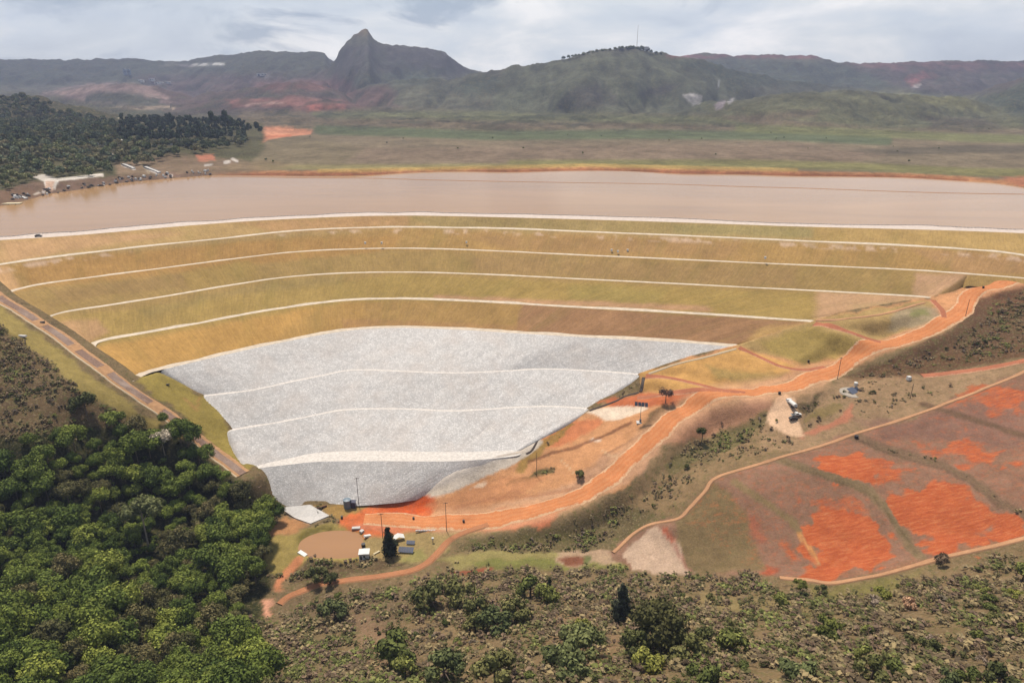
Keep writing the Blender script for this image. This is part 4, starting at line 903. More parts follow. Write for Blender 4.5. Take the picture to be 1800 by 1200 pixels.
def merged(name, items, label):               # uncountable mass: many plants in one mesh
    Vs, Fs, Cs, o = [], [], [], 0
    for pl, loc, k, rz in items:
        c, s = math.cos(rz), math.sin(rz); V = pl.V * k; V = np.stack([V[:, 0] * c - V[:, 1] * s, V[:, 0] * s + V[:, 1] * c, V[:, 2]], -1) + np.array(loc)
        Vs.append(V); Fs.append(pl.F + o); o += len(V); Cs.append(pl.C * RNG.uniform(.7, 1.3))
    me = mesh_np(name, np.concatenate(Vs), np.concatenate(Fs), np.concatenate(Cs), False); ob = link(name, me, None, M_leaf); return tag(ob, label, None, None, 'stuff')
def inpoly(poly, u, v): return float(sdf(poly, np.array([float(u)]), np.array([float(v)]))[0]) > 0
DK, MD, OL, BR, YG, GY, BL = ((72,94,32),(114,134,48)), ((92,114,38),(142,158,62)), ((92,94,50),(134,126,74)), ((118,98,72),(152,128,96)), ((116,124,46),(156,158,68)), ((140,126,104),(178,160,132)), ((92,104,58),(130,138,80))
forest_kinds = [('deep green', [Plant(100 + i, 5.6, 12, 3.2, 13, 2300, .42, DK, lr=(.34, .50)) for i in range(3)]),
                ('mid green', [Plant(110 + i, 5.2, 12.5, 4, 12, 2100, .42, MD, lr=(.34, .50)) for i in range(3)]),
                ('olive grey', [Plant(120 + i, 5.0, 11, 4, 14, 1700, .38, OL, core=.6) for i in range(2)])]
FOREST = [(-90,800),(0,776),(60,764),(130,748),(170,728),(220,722),(290,728),(340,752),(368,795),(400,818),(425,850),(478,868),(490,895),(466,925),(466,985),(440,1010),(424,1035),(424,1085),(450,1120),(470,1150),(475,1290),(-90,1290)]
cand = []
rr = random.Random(5); sp = 6.9
for i in range(60):
    for j in range(50):
        x = -345 + i * sp + (j % 2) * sp / 2 + rr.uniform(-2, 2); y = 95 + j * sp * .87 + rr.uniform(-2, 2)
        z = gz(x, y); s = rr.uniform(.6, 1.1) if rr.random() < .75 else rr.uniform(1.1, 1.5)
        u, v, f = project(x, y, z + 9 * s)
        if (abs(u - 290) < 28 and 765 < v < 822) or (abs(u - 262) < 24 and 918 < v < 985): continue
        if -70 < u < 520 and v < 1260 and inpoly(FOREST, u, v) and min([math.hypot(x - p[0], y - p[1]) for p in POND[::4]]) > 10: cand.append((s / f, x, y, z, s, u, v))
cand.sort(reverse=True); rest = []
for n, (_, x, y, z, s, u, v) in enumerate(cand):
    q = fbm(np.array([x / 22]), np.array([y / 22]), 33, 3)[0] + rr.uniform(-.35, .35); k = 2 if q > .33 else (1 if q > -.08 else 0)
    if v > 1090 and rr.random() < .3: k = 1
    nm, ps = forest_kinds[k]; p = rr.choice(ps); rz = rr.uniform(0, 6.28); sc = (s, s, s * rr.uniform(.85, 1.15))
    if n < 290: p.put('forest_tree', (x, y, z - .3), sc, rz, nm + ' broadleaf tree crowded into the dense forest at lower left', 'tree', nm + ' trees of the dense forest')
    else: rest.append((p, (x, y, z - .3), s, rz))
print('forest', len(cand))
if rest: merged('forest_edge', rest, 'far upper part of the dense green forest reading as one mass')
# understorey filling the ground of the forest
und = Plant(131, 2.6, 3.4, .2, 7, 120, .6, DK); it = []
for i in range(700):
    x = rr.uniform(-330, -75); y = rr.uniform(100, 320); z = gz(x, y); u, v, f = project(x, y, z + 3)
    if inpoly(FOREST, u, v): it.append((und, (x, y, z), rr.uniform(.7, 1.4), rr.uniform(0, 6.28)))
merged('understorey', it, 'dark green undergrowth between the forest trees')

def base_px(px, py): return on_ground(px, py)
def hm(px, py, hp):                            # height in metres of something hp pixels tall standing at that pixel
    p = on_ground(px, py); _, _, f = project(*p); d = math.atan2(CAMZ - p[2], math.hypot(p[0], p[1])); return hp * f / F / math.cos(d), f
def place(pl, name, px, py, hp0, label, cat='tree', group=None, wide=1.0, parts=('crown', 'trunk')):
    hp = hp0 * (.78 if name == 'bush' and hp0 > 22 else 1); h, f = hm(px, py, hp); k = h / pl.h; return pl.put(name, on_ground(px, py, -.2), (k * wide, k * wide, k), random.uniform(0, 6.28), label, cat, group, parts)
conifer = Plant(201, 3.0, 11, 1.0, 16, 1500, .42, ((44,54,34),(66,78,46)), 'cone', core=.85)
grey_con = Plant(202, 2.6, 10, .8, 14, 1200, .4, ((62,70,52),(92,98,72)), 'cone')
bigdark = Plant(203, 4.6, 10, 1.0, 22, 3200, .36, ((72,74,36),(106,104,54)), lr=(.26, .42))
bush_dk = [Plant(210 + i, 3.0, 4.6, .4, 9, 800, .34, ((88,94,46),(124,126,68))) for i in range(2)]
bush_gr = [Plant(220 + i, 3.0, 4.2, .3, 9, 800, .34, ((94,106,46),(132,140,66))) for i in range(2)]
bush_bl = [Plant(230 + i, 3.4, 4.0, .3, 10, 900, .36, BL) for i in range(2)]
bush_yg = [Plant(240 + i, 2.6, 3.4, .2, 8, 600, .32, YG) for i in range(2)]
bush_br = [Plant(250 + i, 2.8, 3.2, .2, 8, 500, .34, BR, core=.7) for i in range(2)]
bush_gy = [Plant(260 + i, 2.6, 3.4, .3, 8, 420, .3, GY, core=.5) for i in range(2)]
purple = Plant(270, 4.0, 8.5, 2.6, 12, 900, .3, ((112,80,74),(146,112,96)), core=.45, forks=7)
orange_b = Plant(271, 2.6, 3.0, .5, 8, 600, .3, ((176,142,92),(200,168,120)), core=.8)
lolly = Plant(272, 3.0, 7.5, 3.2, 9, 700, .32, ((54,62,26),(80,86,38)))
pale_t = Plant(273, 4.6, 11, 5, 10, 900, .42, ((176,164,132),(206,196,164)), bark=M_pbark, core=.6)
tall_t = Plant(274, 5.2, 17, 10.5, 12, 1500, .5, ((86,96,54),(116,124,74)), 'flat', bark=M_pbark, r0=.3, lr=(.3, .4))
# singled-out trees
place(conifer, 'conifer_tree', 684, 976, 48, 'dark pyramid shaped conifer beside the white cabin and solar panels', wide=1.15)
place(grey_con, 'conifer_tree', 1092, 1092, 62, 'grey green cone shaped conifer alone on the brown foreground slope', wide=1.0)
place(bigdark, 'broadleaf_tree', 1158, 1146, 84, 'largest dark olive tree on the foreground slope right of the grey conifer')
place(bush_dk[0], 'broadleaf_tree', 1118, 1158, 44, 'low dark bushy tree at the left foot of the largest dark olive tree')
place(bush_dk[1], 'broadleaf_tree', 1206, 1162, 42, 'rounded olive tree at the right foot of the largest dark olive tree')
place(purple, 'bare_tree', 1170, 708, 28, 'leafless purple brown tree beside the red track right of the pale rock', wide=1.15)
place(lolly, 'round_tree', 1233, 778, 28, 'small round dark tree on a thin stem right of the orange road')
place(bush_dk[0], 'bush', 1018, 842, 16, 'small dark bush alone on the peach soil above the orange road', 'bush')
place(bush_dk[1], 'bush', 556, 1024, 34, 'dark green bush among brown scrub below the pond', 'bush')
place(bush_dk[0], 'bush', 580, 1028, 20, 'low dark bush right of the dark green bush below the pond', 'bush')
place(pale_t, 'flowering_tree', 290, 800, 46, 'pale cream flowering tree standing out at the top of the forest')
place(pale_t, 'flowering_tree', 246, 765, 26, 'small pale tree top left of the cream flowering tree')
place(tall_t, 'tall_tree', 262, 965, 84, 'tall flat topped tree showing pale trunks in the middle of the forest')
place(bush_dk[0], 'broadleaf_tree', 152, 728, 40, 'dark round tree above the forest on the brown left hillside', wide=.9)
place(bush_br[0], 'bush', 1655, 991, 17, 'round brown bush standing on the tan field track', 'bush')
place(bush_gy[0], 'bush', 1534, 1066, 24, 'pale grey dome shaped bush left of the orange bush', 'bush')
place(orange_b, 'bush', 1599, 1070, 26, 'pale orange flat topped bush on the right foreground slope', 'bush')
place(bush_yg[0], 'bush', 1450, 1118, 40, 'yellow green bush in the middle of the right foreground', 'bush')
place(bush_gr[0], 'bush', 1373, 1066, 22, 'bright green bush just below the left end of the tan field track', 'bush')
place(bush_gr[1], 'bush', 1284, 1148, 46, 'bright green bush right of the group with the largest dark tree', 'bush')
place(bush_bl[0], 'bush', 1402, 1186, 34, 'low bluish green bush at the bottom edge right of centre', 'bush', None, 1.5)
place(conifer, 'small_conifer', 966, 1030, 16, 'tiny dark conifer above the bushy foreground slope', wide=1.0)
GB = 'green bushes of the foreground slope'
for k, (px, py, hp, st, lb) in enumerate([
  (758,1068,52,0,'dark green bush uppermost left of the red soil wedge'), (805,1064,48,0,'dark green bush just below the red soil wedge'), (838,1092,46,0,'dark bush leaning below the bush under the red soil wedge'),
  (835,1110,34,0,'small dark bush at the lower tip of the leaning dark bush row'), (932,1050,40,1,'bright green bush at the top of the central bush clump'), (962,1062,40,1,'green bush at the right of the central bush clump'),
  (905,1092,46,0,'dark green bush at the lower left of the central bush clump'), (868,1112,44,2,'blue green bush below the central bush clump'), (700,1168,60,1,'tall bright green bush near the bottom left of the slope'),
  (712,1188,36,1,'low bright bush at the foot of the tall bright green bush'), (783,1200,52,2,'grey green bush near the bottom edge left of centre'), (870,1202,58,0,'dark green bush at the bottom edge below the centre'),
  (985,1166,50,2,'left blue green bush of the broad pale clump'), (1012,1132,40,2,'upper blue green bush of the broad pale clump'), (1040,1156,48,2,'right blue green bush of the broad pale clump'),
  (1002,1190,44,2,'lower blue green bush of the broad pale clump'), (1022,1112,26,3,'yellow green bush above the broad pale clump'), (1136,1178,40,3,'yellow green bush below the largest dark olive tree'),
  (590,1090,34,2,'pale blue green bush right of the pink landing'), (575,1075,24,2,'small pale green bush above the pink landing track end'), (1236,1204,44,1,'green bush at the bottom edge right of the bright green bush'),
  (1530,1196,50,0,'dark green bush near the bottom edge of the right slope'), (1520,1160,30,1,'small green bush above the dark bottom right bush'), (1632,1150,34,0,'dark green bush on the open right slope'),
  (1572,1188,34,1,'green bush right of the dark bottom bush'), (1735,1062,26,1,'bright green bush near the right edge'), (1727,1045,18,1,'small bright bush above its bright neighbour near the right edge'),
  (1740,1080,20,1,'lower bright bush of the row near the right edge'), (1782,1056,26,3,'yellow green bush right of the bright bush row'), (1795,1022,40,1,'vivid green bush at the right edge below the field'),
  (1800,1118,28,1,'green bush cut by the right edge in mid slope'), (1750,1208,50,0,'dark bush at the bottom right corner'), (1660,1205,34,2,'grey green bush at the bottom edge near the corner'),
  (1548,1050,24,3,'yellow green bush directly behind the pale grey dome bush'), (1405,1035,16,3,'yellow green tuft on the tan field track edge'), (1444,1044,16,0,'small dark bush below the tan field track bend'),
  (1240,1128,30,0,'dark shrub left of the bright green bush'), (1290,1122,24,0,'dark shrub touching the bright green bush'), (1700,1200,36,1,'green shrub left of the bottom right corner bush')]):
    st_ = (bush_dk, bush_gr, bush_bl, bush_yg)[st]; place(st_[k % 2], 'bush', px, py, hp, lb, 'bush', GB)
# scattered shrubs, individually
ZONES = [([(490,1060),(700,1015),(1000,1012),(1330,1035),(1800,955),(1850,1230),(470,1230)], 170), ([(0,590),(60,640),(150,700),(235,760),(150,745),(0,790)], 26),
         ([(790,965),(850,945),(1000,930),(1110,890),(1140,905),(1080,962),(960,966)], 24), ([(1110,880),(1240,740),(1340,705),(1400,790),(1250,835),(1180,905)], 22),
         ([(1500,660),(1700,560),(1800,515),(1800,620),(1560,660)], 22), ([(515,1015),(560,990),(700,990),(700,1000),(600,1010)], 10), ([(1410,720),(1480,690),(1700,660),(1600,725),(1430,790)], 12)]
names = ['brown leafless', 'grey twiggy', 'dark olive', 'pale green']
zl = ['on the foreground slope', 'on the brown left hillside', 'beside the valley stream bed', 'between the orange road and the tan track', 'on the dark brown hill under the road', 'in the scrub patch below the pond', 'around the loop road']
for zi, (poly_, cnt) in enumerate(ZONES):
    pa = np.array(poly_, float); done = 0; tries = 0
    while done < cnt and tries < 4000:
        tries += 1; px = rr.uniform(pa[:, 0].min(), pa[:, 0].max()); py = rr.uniform(pa[:, 1].min(), pa[:, 1].max())
        if not inpoly(poly_, px, py): continue
        p = on_ground(px, py, -.1); i = int((p[0] - GX0) / GS); j = int((p[1] - GY0) / GS)
        if ROADMASK[j, i] > .05: continue
        k = rr.choices([0, 1, 2, 3], [.38, .2, .27, .15])[0]; pl = (bush_br, bush_gy, bush_dk, bush_gr)[k][rr.randrange(2)]
        s = rr.uniform(.28, .75) * (1 if zi == 0 else .75); pl.put('shrub', p, (s * rr.uniform(.8, 1.4), s * rr.uniform(.8, 1.3), s), rr.uniform(0, 6.28), names[k] + ' shrub ' + zl[zi], 'shrub', names[k] + ' shrubs ' + zl[zi], None); done += 1
# low scrub: uncountable tufts
def tuft(seed, cols, R=.8, n=26, leaf=.3):
    p = Plant(seed, R, .75, .0, 5, n, leaf, cols, 'flat', core=0); q = p.V.reshape(-1, 4, 3); c = q.mean(1, keepdims=True); d = q - c
    d[..., 2] *= .45; p.V = (c + d * np.array([1.25, 1.25, 1])).reshape(-1, 3); return p
tf = [tuft(300, ((128,108,78),(158,134,98))), tuft(301, ((146,126,84),(174,152,104))), tuft(302, ((102,102,54),(136,132,74))), tuft(303, ((128,104,82),(156,128,100))), tuft(304, ((160,140,98),(186,164,118))), tuft(305, ((112,120,54),(148,150,78)))]
it = []; vm = vegm * (1 - ROADMASK)
while len(it) < 25000:
    x = rr.uniform(-330, 360); y = rr.uniform(80, 400); i = int((x - GX0) / GS); j = int((y - GY0) / GS)
    if rr.random() > max(vm[j, i] - .3, 0) ** 1.2 or s_d[j, i] > -2 or sp_[j, i] > -3: continue
    z = HH[j, i]; u, v, f = project(x, y, z)
    if not (-260 < u < 2100 and 500 < v < 1420) or inpoly(FOREST, u, v - 30): continue
    q = fbm(np.array([x / 12]), np.array([y / 12]), 44, 3)[0] + rr.uniform(-.5, .5)
    if fbm(np.array([x / 5]), np.array([y / 5]), 45, 3)[0] + rr.uniform(-.3, .3) < -.05: continue
    pl = tf[int(np.clip((q + .75) / 1.5 * 6, 0, 5))]; it.append((pl, (x, y, z - .1), rr.choice([.5, .6, .8, 1.0, 1.3, 1.8, 2.3]) * rr.uniform(.8, 1.2) * (1 if v > 980 else .8), rr.uniform(0, 6.28)))
merged('low_scrub', it, 'knee high brown and olive scrub covering the slopes')
# wood on the left shore, hills and plain
far_p = [Plant(400 + i, 6.5, 13, 1.5, 9, 300, 1.5, c) for i, c in enumerate([((104,118,74),(138,148,92)), ((118,128,78),(150,154,96)), ((94,108,80),(124,136,98)), ((136,132,86),(164,156,104))])]
euc = [Plant(410 + i, 4.5, 21, 3, 10, 320, 1.5, ((70,88,62),(96,112,78))) for i in range(2)]
WOOD = [(-80,172),(0,172),(40,166),(90,182),(130,195),(205,214),(300,208),(330,212),(400,210),(460,222),(464,240),(430,250),(300,268),(250,285),(215,278),(190,300),(110,300),(60,305),(20,325),(-80,350)]
cand = []
for i in range(6500):
    y = 640 + 1120 * rr.random() ** 1.3; x = rr.uniform(-.86, -.36) * y; u = 900 + 1150 * x / y
    if u < -60 or u > 470: continue
    cand.append((x, y))
cx_ = np.array(cand); hz_, _, _ = height(cx_[:, 0], cx_[:, 1]); u, v, f = project(cx_[:, 0], cx_[:, 1], hz_ + 6); ins = sdf(WOOD, u, v) > 0
grid = set(); ind = 0; rest = []
order = [a for a in sorted(np.nonzero(ins)[0], key=lambda a: f[a]) if not (v[a] > 248 and rr.random() < .45)]; used = {}
for a in order:
    x, y, z = cx_[a][0], cx_[a][1], hz_[a]; c = (int(x // 9), int(y // 9))
    if any((c[0] + i, c[1] + j) in used and math.hypot(used[(c[0] + i, c[1] + j)][0] - x, used[(c[0] + i, c[1] + j)][1] - y) < 8.5 for i in (-1, 0, 1) for j in (-1, 0, 1)): continue
    used[c] = (x, y); tall = (u[a] > 210 and v[a] < 246) and rr.random() < .8; pl = rr.choice(euc) if tall else rr.choice(far_p); s = rr.uniform(.6, 1.05) * (1 if tall or v[a] < 290 else .8)
    if ind < 290:
        ind += 1; lb = 'tall dark eucalyptus in the row left of the orange clearing' if tall else 'dark green tree in the wood on the left reservoir shore'
        pl.put('eucalyptus_tree' if tall else 'wood_tree', (x, y, z - .5), (s, s, s * rr.uniform(.85, 1.15)), rr.uniform(0, 6.28), lb, 'tree', 'tall trees in a row' if tall else 'trees of the wood on the left shore', None)
    else: rest.append((pl, (x, y, z - .5), s, rr.uniform(0, 6.28)))
print('wood', ind, len(rest)); merged('far_wood', rest, 'dark far wood behind the left shore reading as one mass')
for (px, hp) in [(222,14),(238,12),(262,13),(290,11),(305,15),(322,10),(338,16),(352,12),(378,22),(386,18),(400,24),(408,20),(440,14),(455,16),(460,12)]:
    p = at_z(px, 244, 90.0); z = far_z(p[0], p[1]); h = hp * 2.0 * project(p[0], p[1], z)[2] / F
    q = rr.choice(euc); q.put('eucalyptus_tree', (p[0], p[1], z - .5), (h / 21 * .8, h / 21 * .8, h / 21), rr.uniform(0, 6.28), 'tall dark eucalyptus in the row left of the orange clearing', 'tree', 'tall trees in a row', None)
spk = [(545,241),(518,231),(680,252),(709,245),(866,244),(998,238),(1057,240),(1100,243),(1176,248),(1233,245),(1258,272),(1340,213),(1355,234),(1364,245),(1378,243),(1434,198),(1577,267),(1598,285),(1300,214),(1650,262),(1690,230),(1738,228),(1570,258),(480,285),(468,283),(1452,244),(1420,262),(920,262),(1024,270),(805,262),(640,228)]
for px, py in spk:
    p = at_z(px, py, 88.8); z = far_z(p[0], p[1]); far_p[rr.randrange(4)].put('lone_tree', (p[0], p[1], z - .3), rr.uniform(.16, .32), rr.uniform(0, 6.28), 'small dark tree standing alone on the plain beyond the reservoir', 'tree', 'lone trees on the plain', None)
ridge_t = []
for px in [980, 988, 994, 999, 1004, 1011, 1019, 1026, 1031, 1040, 1046, 1052, 1060, 1067, 1071, 1078, 1083, 1087, 1091, 1096, 1101, 1106, 1111, 1116, 1124, 1131]:
    ra, rz_, D, *_r = _RG[2]; a = (px - 900) / 1150; x, y = a * 3000, 3000.0; Dl = D * (1 + 0.05 * np.sin(a * 9 + 4)); x, y = a * (Dl - 22), Dl - 22
    z = far_z(x, y); s = rr.uniform(.7, 1.25) * (1.5 if 1060 < px < 1115 else 1.1)
    far_p[rr.randrange(3)].put('ridge_tree', (x, y, z - 3 * s), s, rr.uniform(0, 6.28), 'tiny dark tree on the skyline of the hill with the mast', 'tree', 'trees along the skyline of the mast hill', None)

# ------------------------------------------------------------------ built things
white = plain_mat('white_paint', alb(246, 244, 238), .5, var=.05); grey = plain_mat('grey_metal', alb(150, 152, 156), .45, .3); dark = plain_mat('dark_metal', alb(52, 50, 52), .5)
wood = plain_mat('weathered_wood', alb(104, 90, 80), .9, var=.2); glass = plain_mat('dark_window_glass', alb(34, 40, 48), .1, var=.02); rubber = plain_mat('tyre_rubber', alb(36, 34, 34), .9)
conc = plain_mat('pale_concrete', alb(222, 216, 210), .85, var=.12, sc=.8); blue = plain_mat('pale_blue_paint', alb(120, 142, 158), .5); navy = plain_mat('navy_paint', alb(54, 58, 92), .5)
panel = plain_mat('solar_panel_glass', alb(104, 110, 130), .15, var=.04); panel_d = plain_mat('dark_solar_glass', alb(58, 62, 76), .15, var=.04); cream = plain_mat('cream_sheet', alb(236, 216, 170), .7); terra = plain_mat('dull_red_paint', alb(150, 92, 78), .6)
def P3(px, py, lift=0): return Vector(on_ground(px, py, lift))
def pole(px, py, hp, label, arm=True):
    h, f = hm(px, py, hp); e = empty('utility_pole', P3(px, py), .3); tag(e, label, 'pole')
    MB().tube((0, 0, -1), (0, 0, h), .17, .11, 8).build('post', wood, e)
    if arm:
        MB().box((0, 0, h - .5), (2.2, .14, .16)).build('crossarm', wood, e)
        b = MB()
        for k in (-.95, -.35, .35, .95): b.tube((k, 0, h - .42), (k, 0, h - .18), .07, .05, 6)
        b.build('insulator_row', grey, e)
    return e
pole(631, 889, 48, 'thin dark utility pole beside the blue tank at the rock toe')
pole(785, 933, 48, 'dark utility pole in front of the orange road bend')
pole(673, 946, 42, 'faint utility pole behind the dark pyramid conifer')
pole(1472, 666, 38, 'utility pole on the edge of the orange road at the dark hill')
pole(943, 836, 40, 'slim pole on the peach slope right of the lower pale rock', False)
pole(1697, 556, 30, 'slim pole at the orange road bend at upper right', False)
pole(1600, 700, 26, 'short slim pole near the small white box above the tan track', False)
def car(px, py, rz, body_m, label, kind='car', z=None, L=4.5):
    p = P3(px, py, .28) if z is None else Vector(at_z(px, py, z)) ; e = empty('parked_car', p, rz); tag(e, label, kind); w = 1.8; k = L / 4.5
    b = MB().prism([(-2.2*k,.35),(2.2*k,.35),(2.2*k,.8),(1.1*k,1.0),(.6*k,1.5),(-1.2*k,1.55),(-2.1*k,1.0)], w); b.build('body', body_m, e, bevel=.06)
    MB().prism([(.98*k,1.02),(.62*k,1.42),(-1.15*k,1.46),(-1.8*k,1.02)], w + .04).build('window_band', glass, e)
    for sx_ in (-1.4*k, 1.4*k):
        for sy in (-.8, .8): MB().tube((sx_, sy - .12, .35), (sx_, sy + .12, .35), .35, .35, 12).build('wheel', rubber, e)
    for sy in (-.6, .6): MB().box((2.2*k, sy, .72), (.06, .3, .16)).build('headlight', white, e)
    return e
def pickup(px, py, rz, body_m, label, z=None):
    e = empty('pickup_truck', P3(px, py, .28), rz); tag(e, label, 'pickup'); w = 1.9
    MB().prism([(-2.6,.45),(2.6,.45),(2.6,1.0),(1.4,1.1),(.9,1.75),(-.4,1.78),(-.5,1.05),(-2.6,1.05)], w).build('body', body_m, e, bevel=.06)
    MB().prism([(1.25,1.14),(.86,1.66),(-.32,1.68),(-.4,1.14)], w + .04).build('window_band', glass, e)
    MB().box((-1.55, 0, 1.07), (1.9, 1.6, .05)).build('load_bed', dark, e)
    for sx_ in (-1.7, 1.7):
        for sy in (-.85, .85): MB().tube((sx_, sy - .13, .42), (sx_, sy + .13, .42), .42, .42, 12).build('wheel', rubber, e)
    return e
def water_truck(px, py, rz, label):
    e = empty('water_truck', P3(px, py, .25), rz); tag(e, label, 'truck')
    MB().prism([(2.0,.7),(4.0,.7),(4.0,1.7),(3.6,2.7),(2.0,2.8)], 2.4).build('cab', white, e, bevel=.08)
    MB().prism([(3.98,1.75),(3.66,2.55),(3.5,2.55),(3.8,1.7)], 2.2).build('windscreen', glass, e)
    MB().box((0, 0, .85), (7.6, 1.0, .3)).build('chassis', dark, e)
    prof = [(math.cos(a) * 1.2, 1.95 + math.sin(a) * .95) for a in np.linspace(0, 2 * math.pi, 15)[:-1]]
    MB().prism([(y, z) for y, z in prof], 5.2, Matrix.Translation((-1.0, 0, 0)) @ Matrix.Rotation(math.pi / 2, 4, 'Z')).build('water_tank', white, e, sm=False)
    for sx_ in (-3.0, -1.7, 3.0):
        for sy in (-1.05, 1.05): MB().tube((sx_, sy - .18, .5), (sx_, sy + .18, .5), .5, .5, 12).build('wheel', rubber, e)
    MB().tube((-3.75, 0, .9), (-3.75, 0, 1.5), .12, .12, 6).build('outlet_pipe', dark, e); return e
car(68, 416, .25, dark, 'dark car parked on the left end of the pale dam crest', z=90.1)
pickup(1717, 500, .5, grey, 'grey pickup on the orange road at the upper right end of the berms')
water_truck(1391, 714, 1.75, 'white water truck parked on the pale lay-by')
pickup(1399, 731, .1, white, 'whitish pickup parked behind the water truck on the lay-by')
car(1394, 738, .1, dark, 'dark car at the lower edge of the parked group on the lay-by')
def drum(px, py, label, r=.55, h=1.2, m=None):
    b = MB().tube((0, 0, 0), (0, 0, h), r, r, 12).tube((0, 0, h), (0, 0, h + .06), r * 1.06, r * 1.06, 12).tube((0, 0, h * .33), (0, 0, h * .37), r * 1.05, r * 1.05, 12).tube((0, 0, h * .66), (0, 0, h * .7), r * 1.05, r * 1.05, 12)
    o = b.build('drum', m or dark); o.location = P3(px, py, .2); return tag(o, label, 'drum')
drum(727, 913, 'dark drum on the orange apron left of the utility pole'); drum(815, 918, 'dark drum on the orange road right of the utility pole'); drum(601, 911, 'dark drum where the grass meets the orange apron')
drum(1370, 693, 'dark drum at the top of the pale lay-by', .7); drum(1728, 507, 'dark drum on the road edge right of the grey pickup', .6); drum(639, 961, 'dark drum at the pond edge behind the white cabin', .9, 1.6); drum(1421, 637, 'dark drum beside the pale junction of the tracks', .6)
drum(1505, 770, 'dark round drum in the reddish field below the tan track', .9, 1.2)
def tank(px, py, r, h, m, label):
    e = empty('storage_tank', P3(px, py)); tag(e, label, 'tank'); MB().tube((0, 0, -.3), (0, 0, h), r, r, 20).build('shell', m, e, sm=False)
    MB().tube((0, 0, h), (0, 0, h + .35), r * 1.02, r * .25, 20).build('lid', m, e); MB().tube((r * .9, 0, 0), (r * 1.15, 0, h), .08, .08, 6).build('pipe', grey, e); return e
tank(611, 890, 1.9, 4.2, blue, 'pale blue round tank at the toe of the pale rock')
def cabin(name, px, py, rz, L, Wd, H, wall, roof, label, cat='cabin', win=2, slope=.3, z=None, groundfn=None, group=None):
    p = Vector((px, py, z)) if z is not None else P3(px, py); e = empty(name, p, rz); tag(e, label, cat, group)
    MB().box((0, 0, H / 2 - .3), (L, Wd, H + .6)).build('wall', wall, e)
    MB().prism([(-L / 2 - .25, H + .02), (L / 2 + .25, H + .02), (L / 2 + .25, H + .12), (0, H + .12 + slope), (-L / 2 - .25, H + .12)], Wd + .5).build('roof', roof, e)
    d = MB().box((-L * .3, -Wd / 2 - .02, H * .38), (L * .16, .06, H * .76)).build('door', dark, e)
    for k in range(win): f_w = MB().box((L * (.02 + .28 * k), -Wd / 2 - .02, H * .6), (L * .16, .06, H * .3)).build('window', glass, e)
    return e
cabin('equipment_box', 621, 890, 0, 2.4, 2.2, 3.0, navy, navy, 'dark navy equipment box right of the pale blue tank', 'box', 0, .1)
cabin('white_cabin', 641, 980, .1, 4.4, 3.6, 3.4, white, white, 'white cabin at the right edge of the brown pond', 'cabin', 1, .15)
cabin('pump_house', 1391, 700, .2, 3, 3, 3.2, white, conc, 'small white pump house behind the water truck on the lay-by', 'hut', 1) if False else None
def panel_table(name, px, py, rz, L, D, tilt, m, label, h=.9, rows=5, group=None):
    e = empty(name, P3(px, py), rz); tag(e, label, 'solar panel', group)
    for k in range(rows):
        x = -L / 2 + (k + .5) * L / rows; MB().box((x, 0, h), (L / rows * .94, D, .08), 0, (tilt, 0)).build('panel', m, e)
    for x in (-L * .38, L * .38): MB().tube((x, .3, -.3), (x, .3, h), .07, .07, 6).build('leg', grey, e)
    MB().box((0, 0, h - .1), (L * .96, .1, .1)).build('rail', grey, e); return e
panel_table('solar_array', 722, 956, -.1, 4.0, 1.9, .42, panel, 'smaller upper table of blue grey solar panels on the grass', 1.1, 4)
panel_table('solar_array', 714, 970, -.1, 7.0, 2.8, .42, panel, 'larger lower table of grey solar panels right of the dark conifer', 1.4, 6)
panel_table('solar_array', 1498, 690, .5, 5.2, 4.2, .4, panel, 'blue solar panels on the pale pad by a small white tank', 1.3, 4)
panel_table('solar_array', 1505, 686, .5, 3.4, 2.4, .4, panel_d, 'dark smaller solar panel behind the blue ones on the pale pad', 1.0, 2)
tank(1504, 677, 1.0, 1.7, white, 'small white tank behind the solar panels on the pale pad')
p = P3(1499, 690, .25); b = MB().tube((0, 0, -.6), (0, 0, 0), 6.8, 6.5, 22); o = b.build('gravel_pad', plain_mat('pale_grey_gravel', alb(190, 176, 158), .95, var=.2, sc=1)); o.location = p; tag(o, 'round pale grey gravel pad under blue solar panels', 'pad')
e = empty('solar_mast', P3(1125, 742), -.1); tag(e, 'solar panels on a single post beside the bare purple tree', 'solar panel'); h, _ = hm(1125, 742, 32)
MB().tube((0, 0, -.5), (0, 0, h), .14, .12, 8).build('post', grey, e)
for k in range(4): MB().box((-2.7 + k * 1.8, 0, h - .1 - .12 * k), (1.55, 2.4, .08), 0, (.75, 0)).build('panel', panel_d, e)
MB().box((0, 0, h - .35), (6.6, .12, .12)).build('crossbar', grey, e); MB().box((.1, -.3, 1.2), (1.0, .6, 1.8)).build('control_box', grey, e); MB().box((.2, 0, -.1), (4.2, 3.2, .5)).build('footing', conc, e)
def slab(px, py, rz, d, m, label, tilt=None, name='concrete_slab', cat='slab', lift=.15):
    o = MB().box((0, 0, d[2] / 2), d, 0, tilt, .92).build(name, m, bevel=.05); o.location = P3(px, py, lift); o.rotation_euler = (0, 0, rz); return tag(o, label, cat)
slab(626, 929, .1, (4.2, 1.8, .7), conc, 'long white concrete slab at the upper rim of the pond'); slab(636, 935, -.6, (1.8, 2.0, .9), conc, 'small white block right of the long slab at the pond rim')
slab(646, 943, .7, (3.6, 1.6, .8), white, 'white tilted slab at the upper right of the pond', (0, .3)); slab(532, 974, -.5, (4.6, 2.2, .6), white, 'white outlet slab at the lower left of the pond', (0, .2), 'outlet_slab')
slab(662, 972, .8, (3.6, .9, .4), cream, 'pale yellow beam lying left of the dark conifer', None, 'yellow_beam', 'beam')
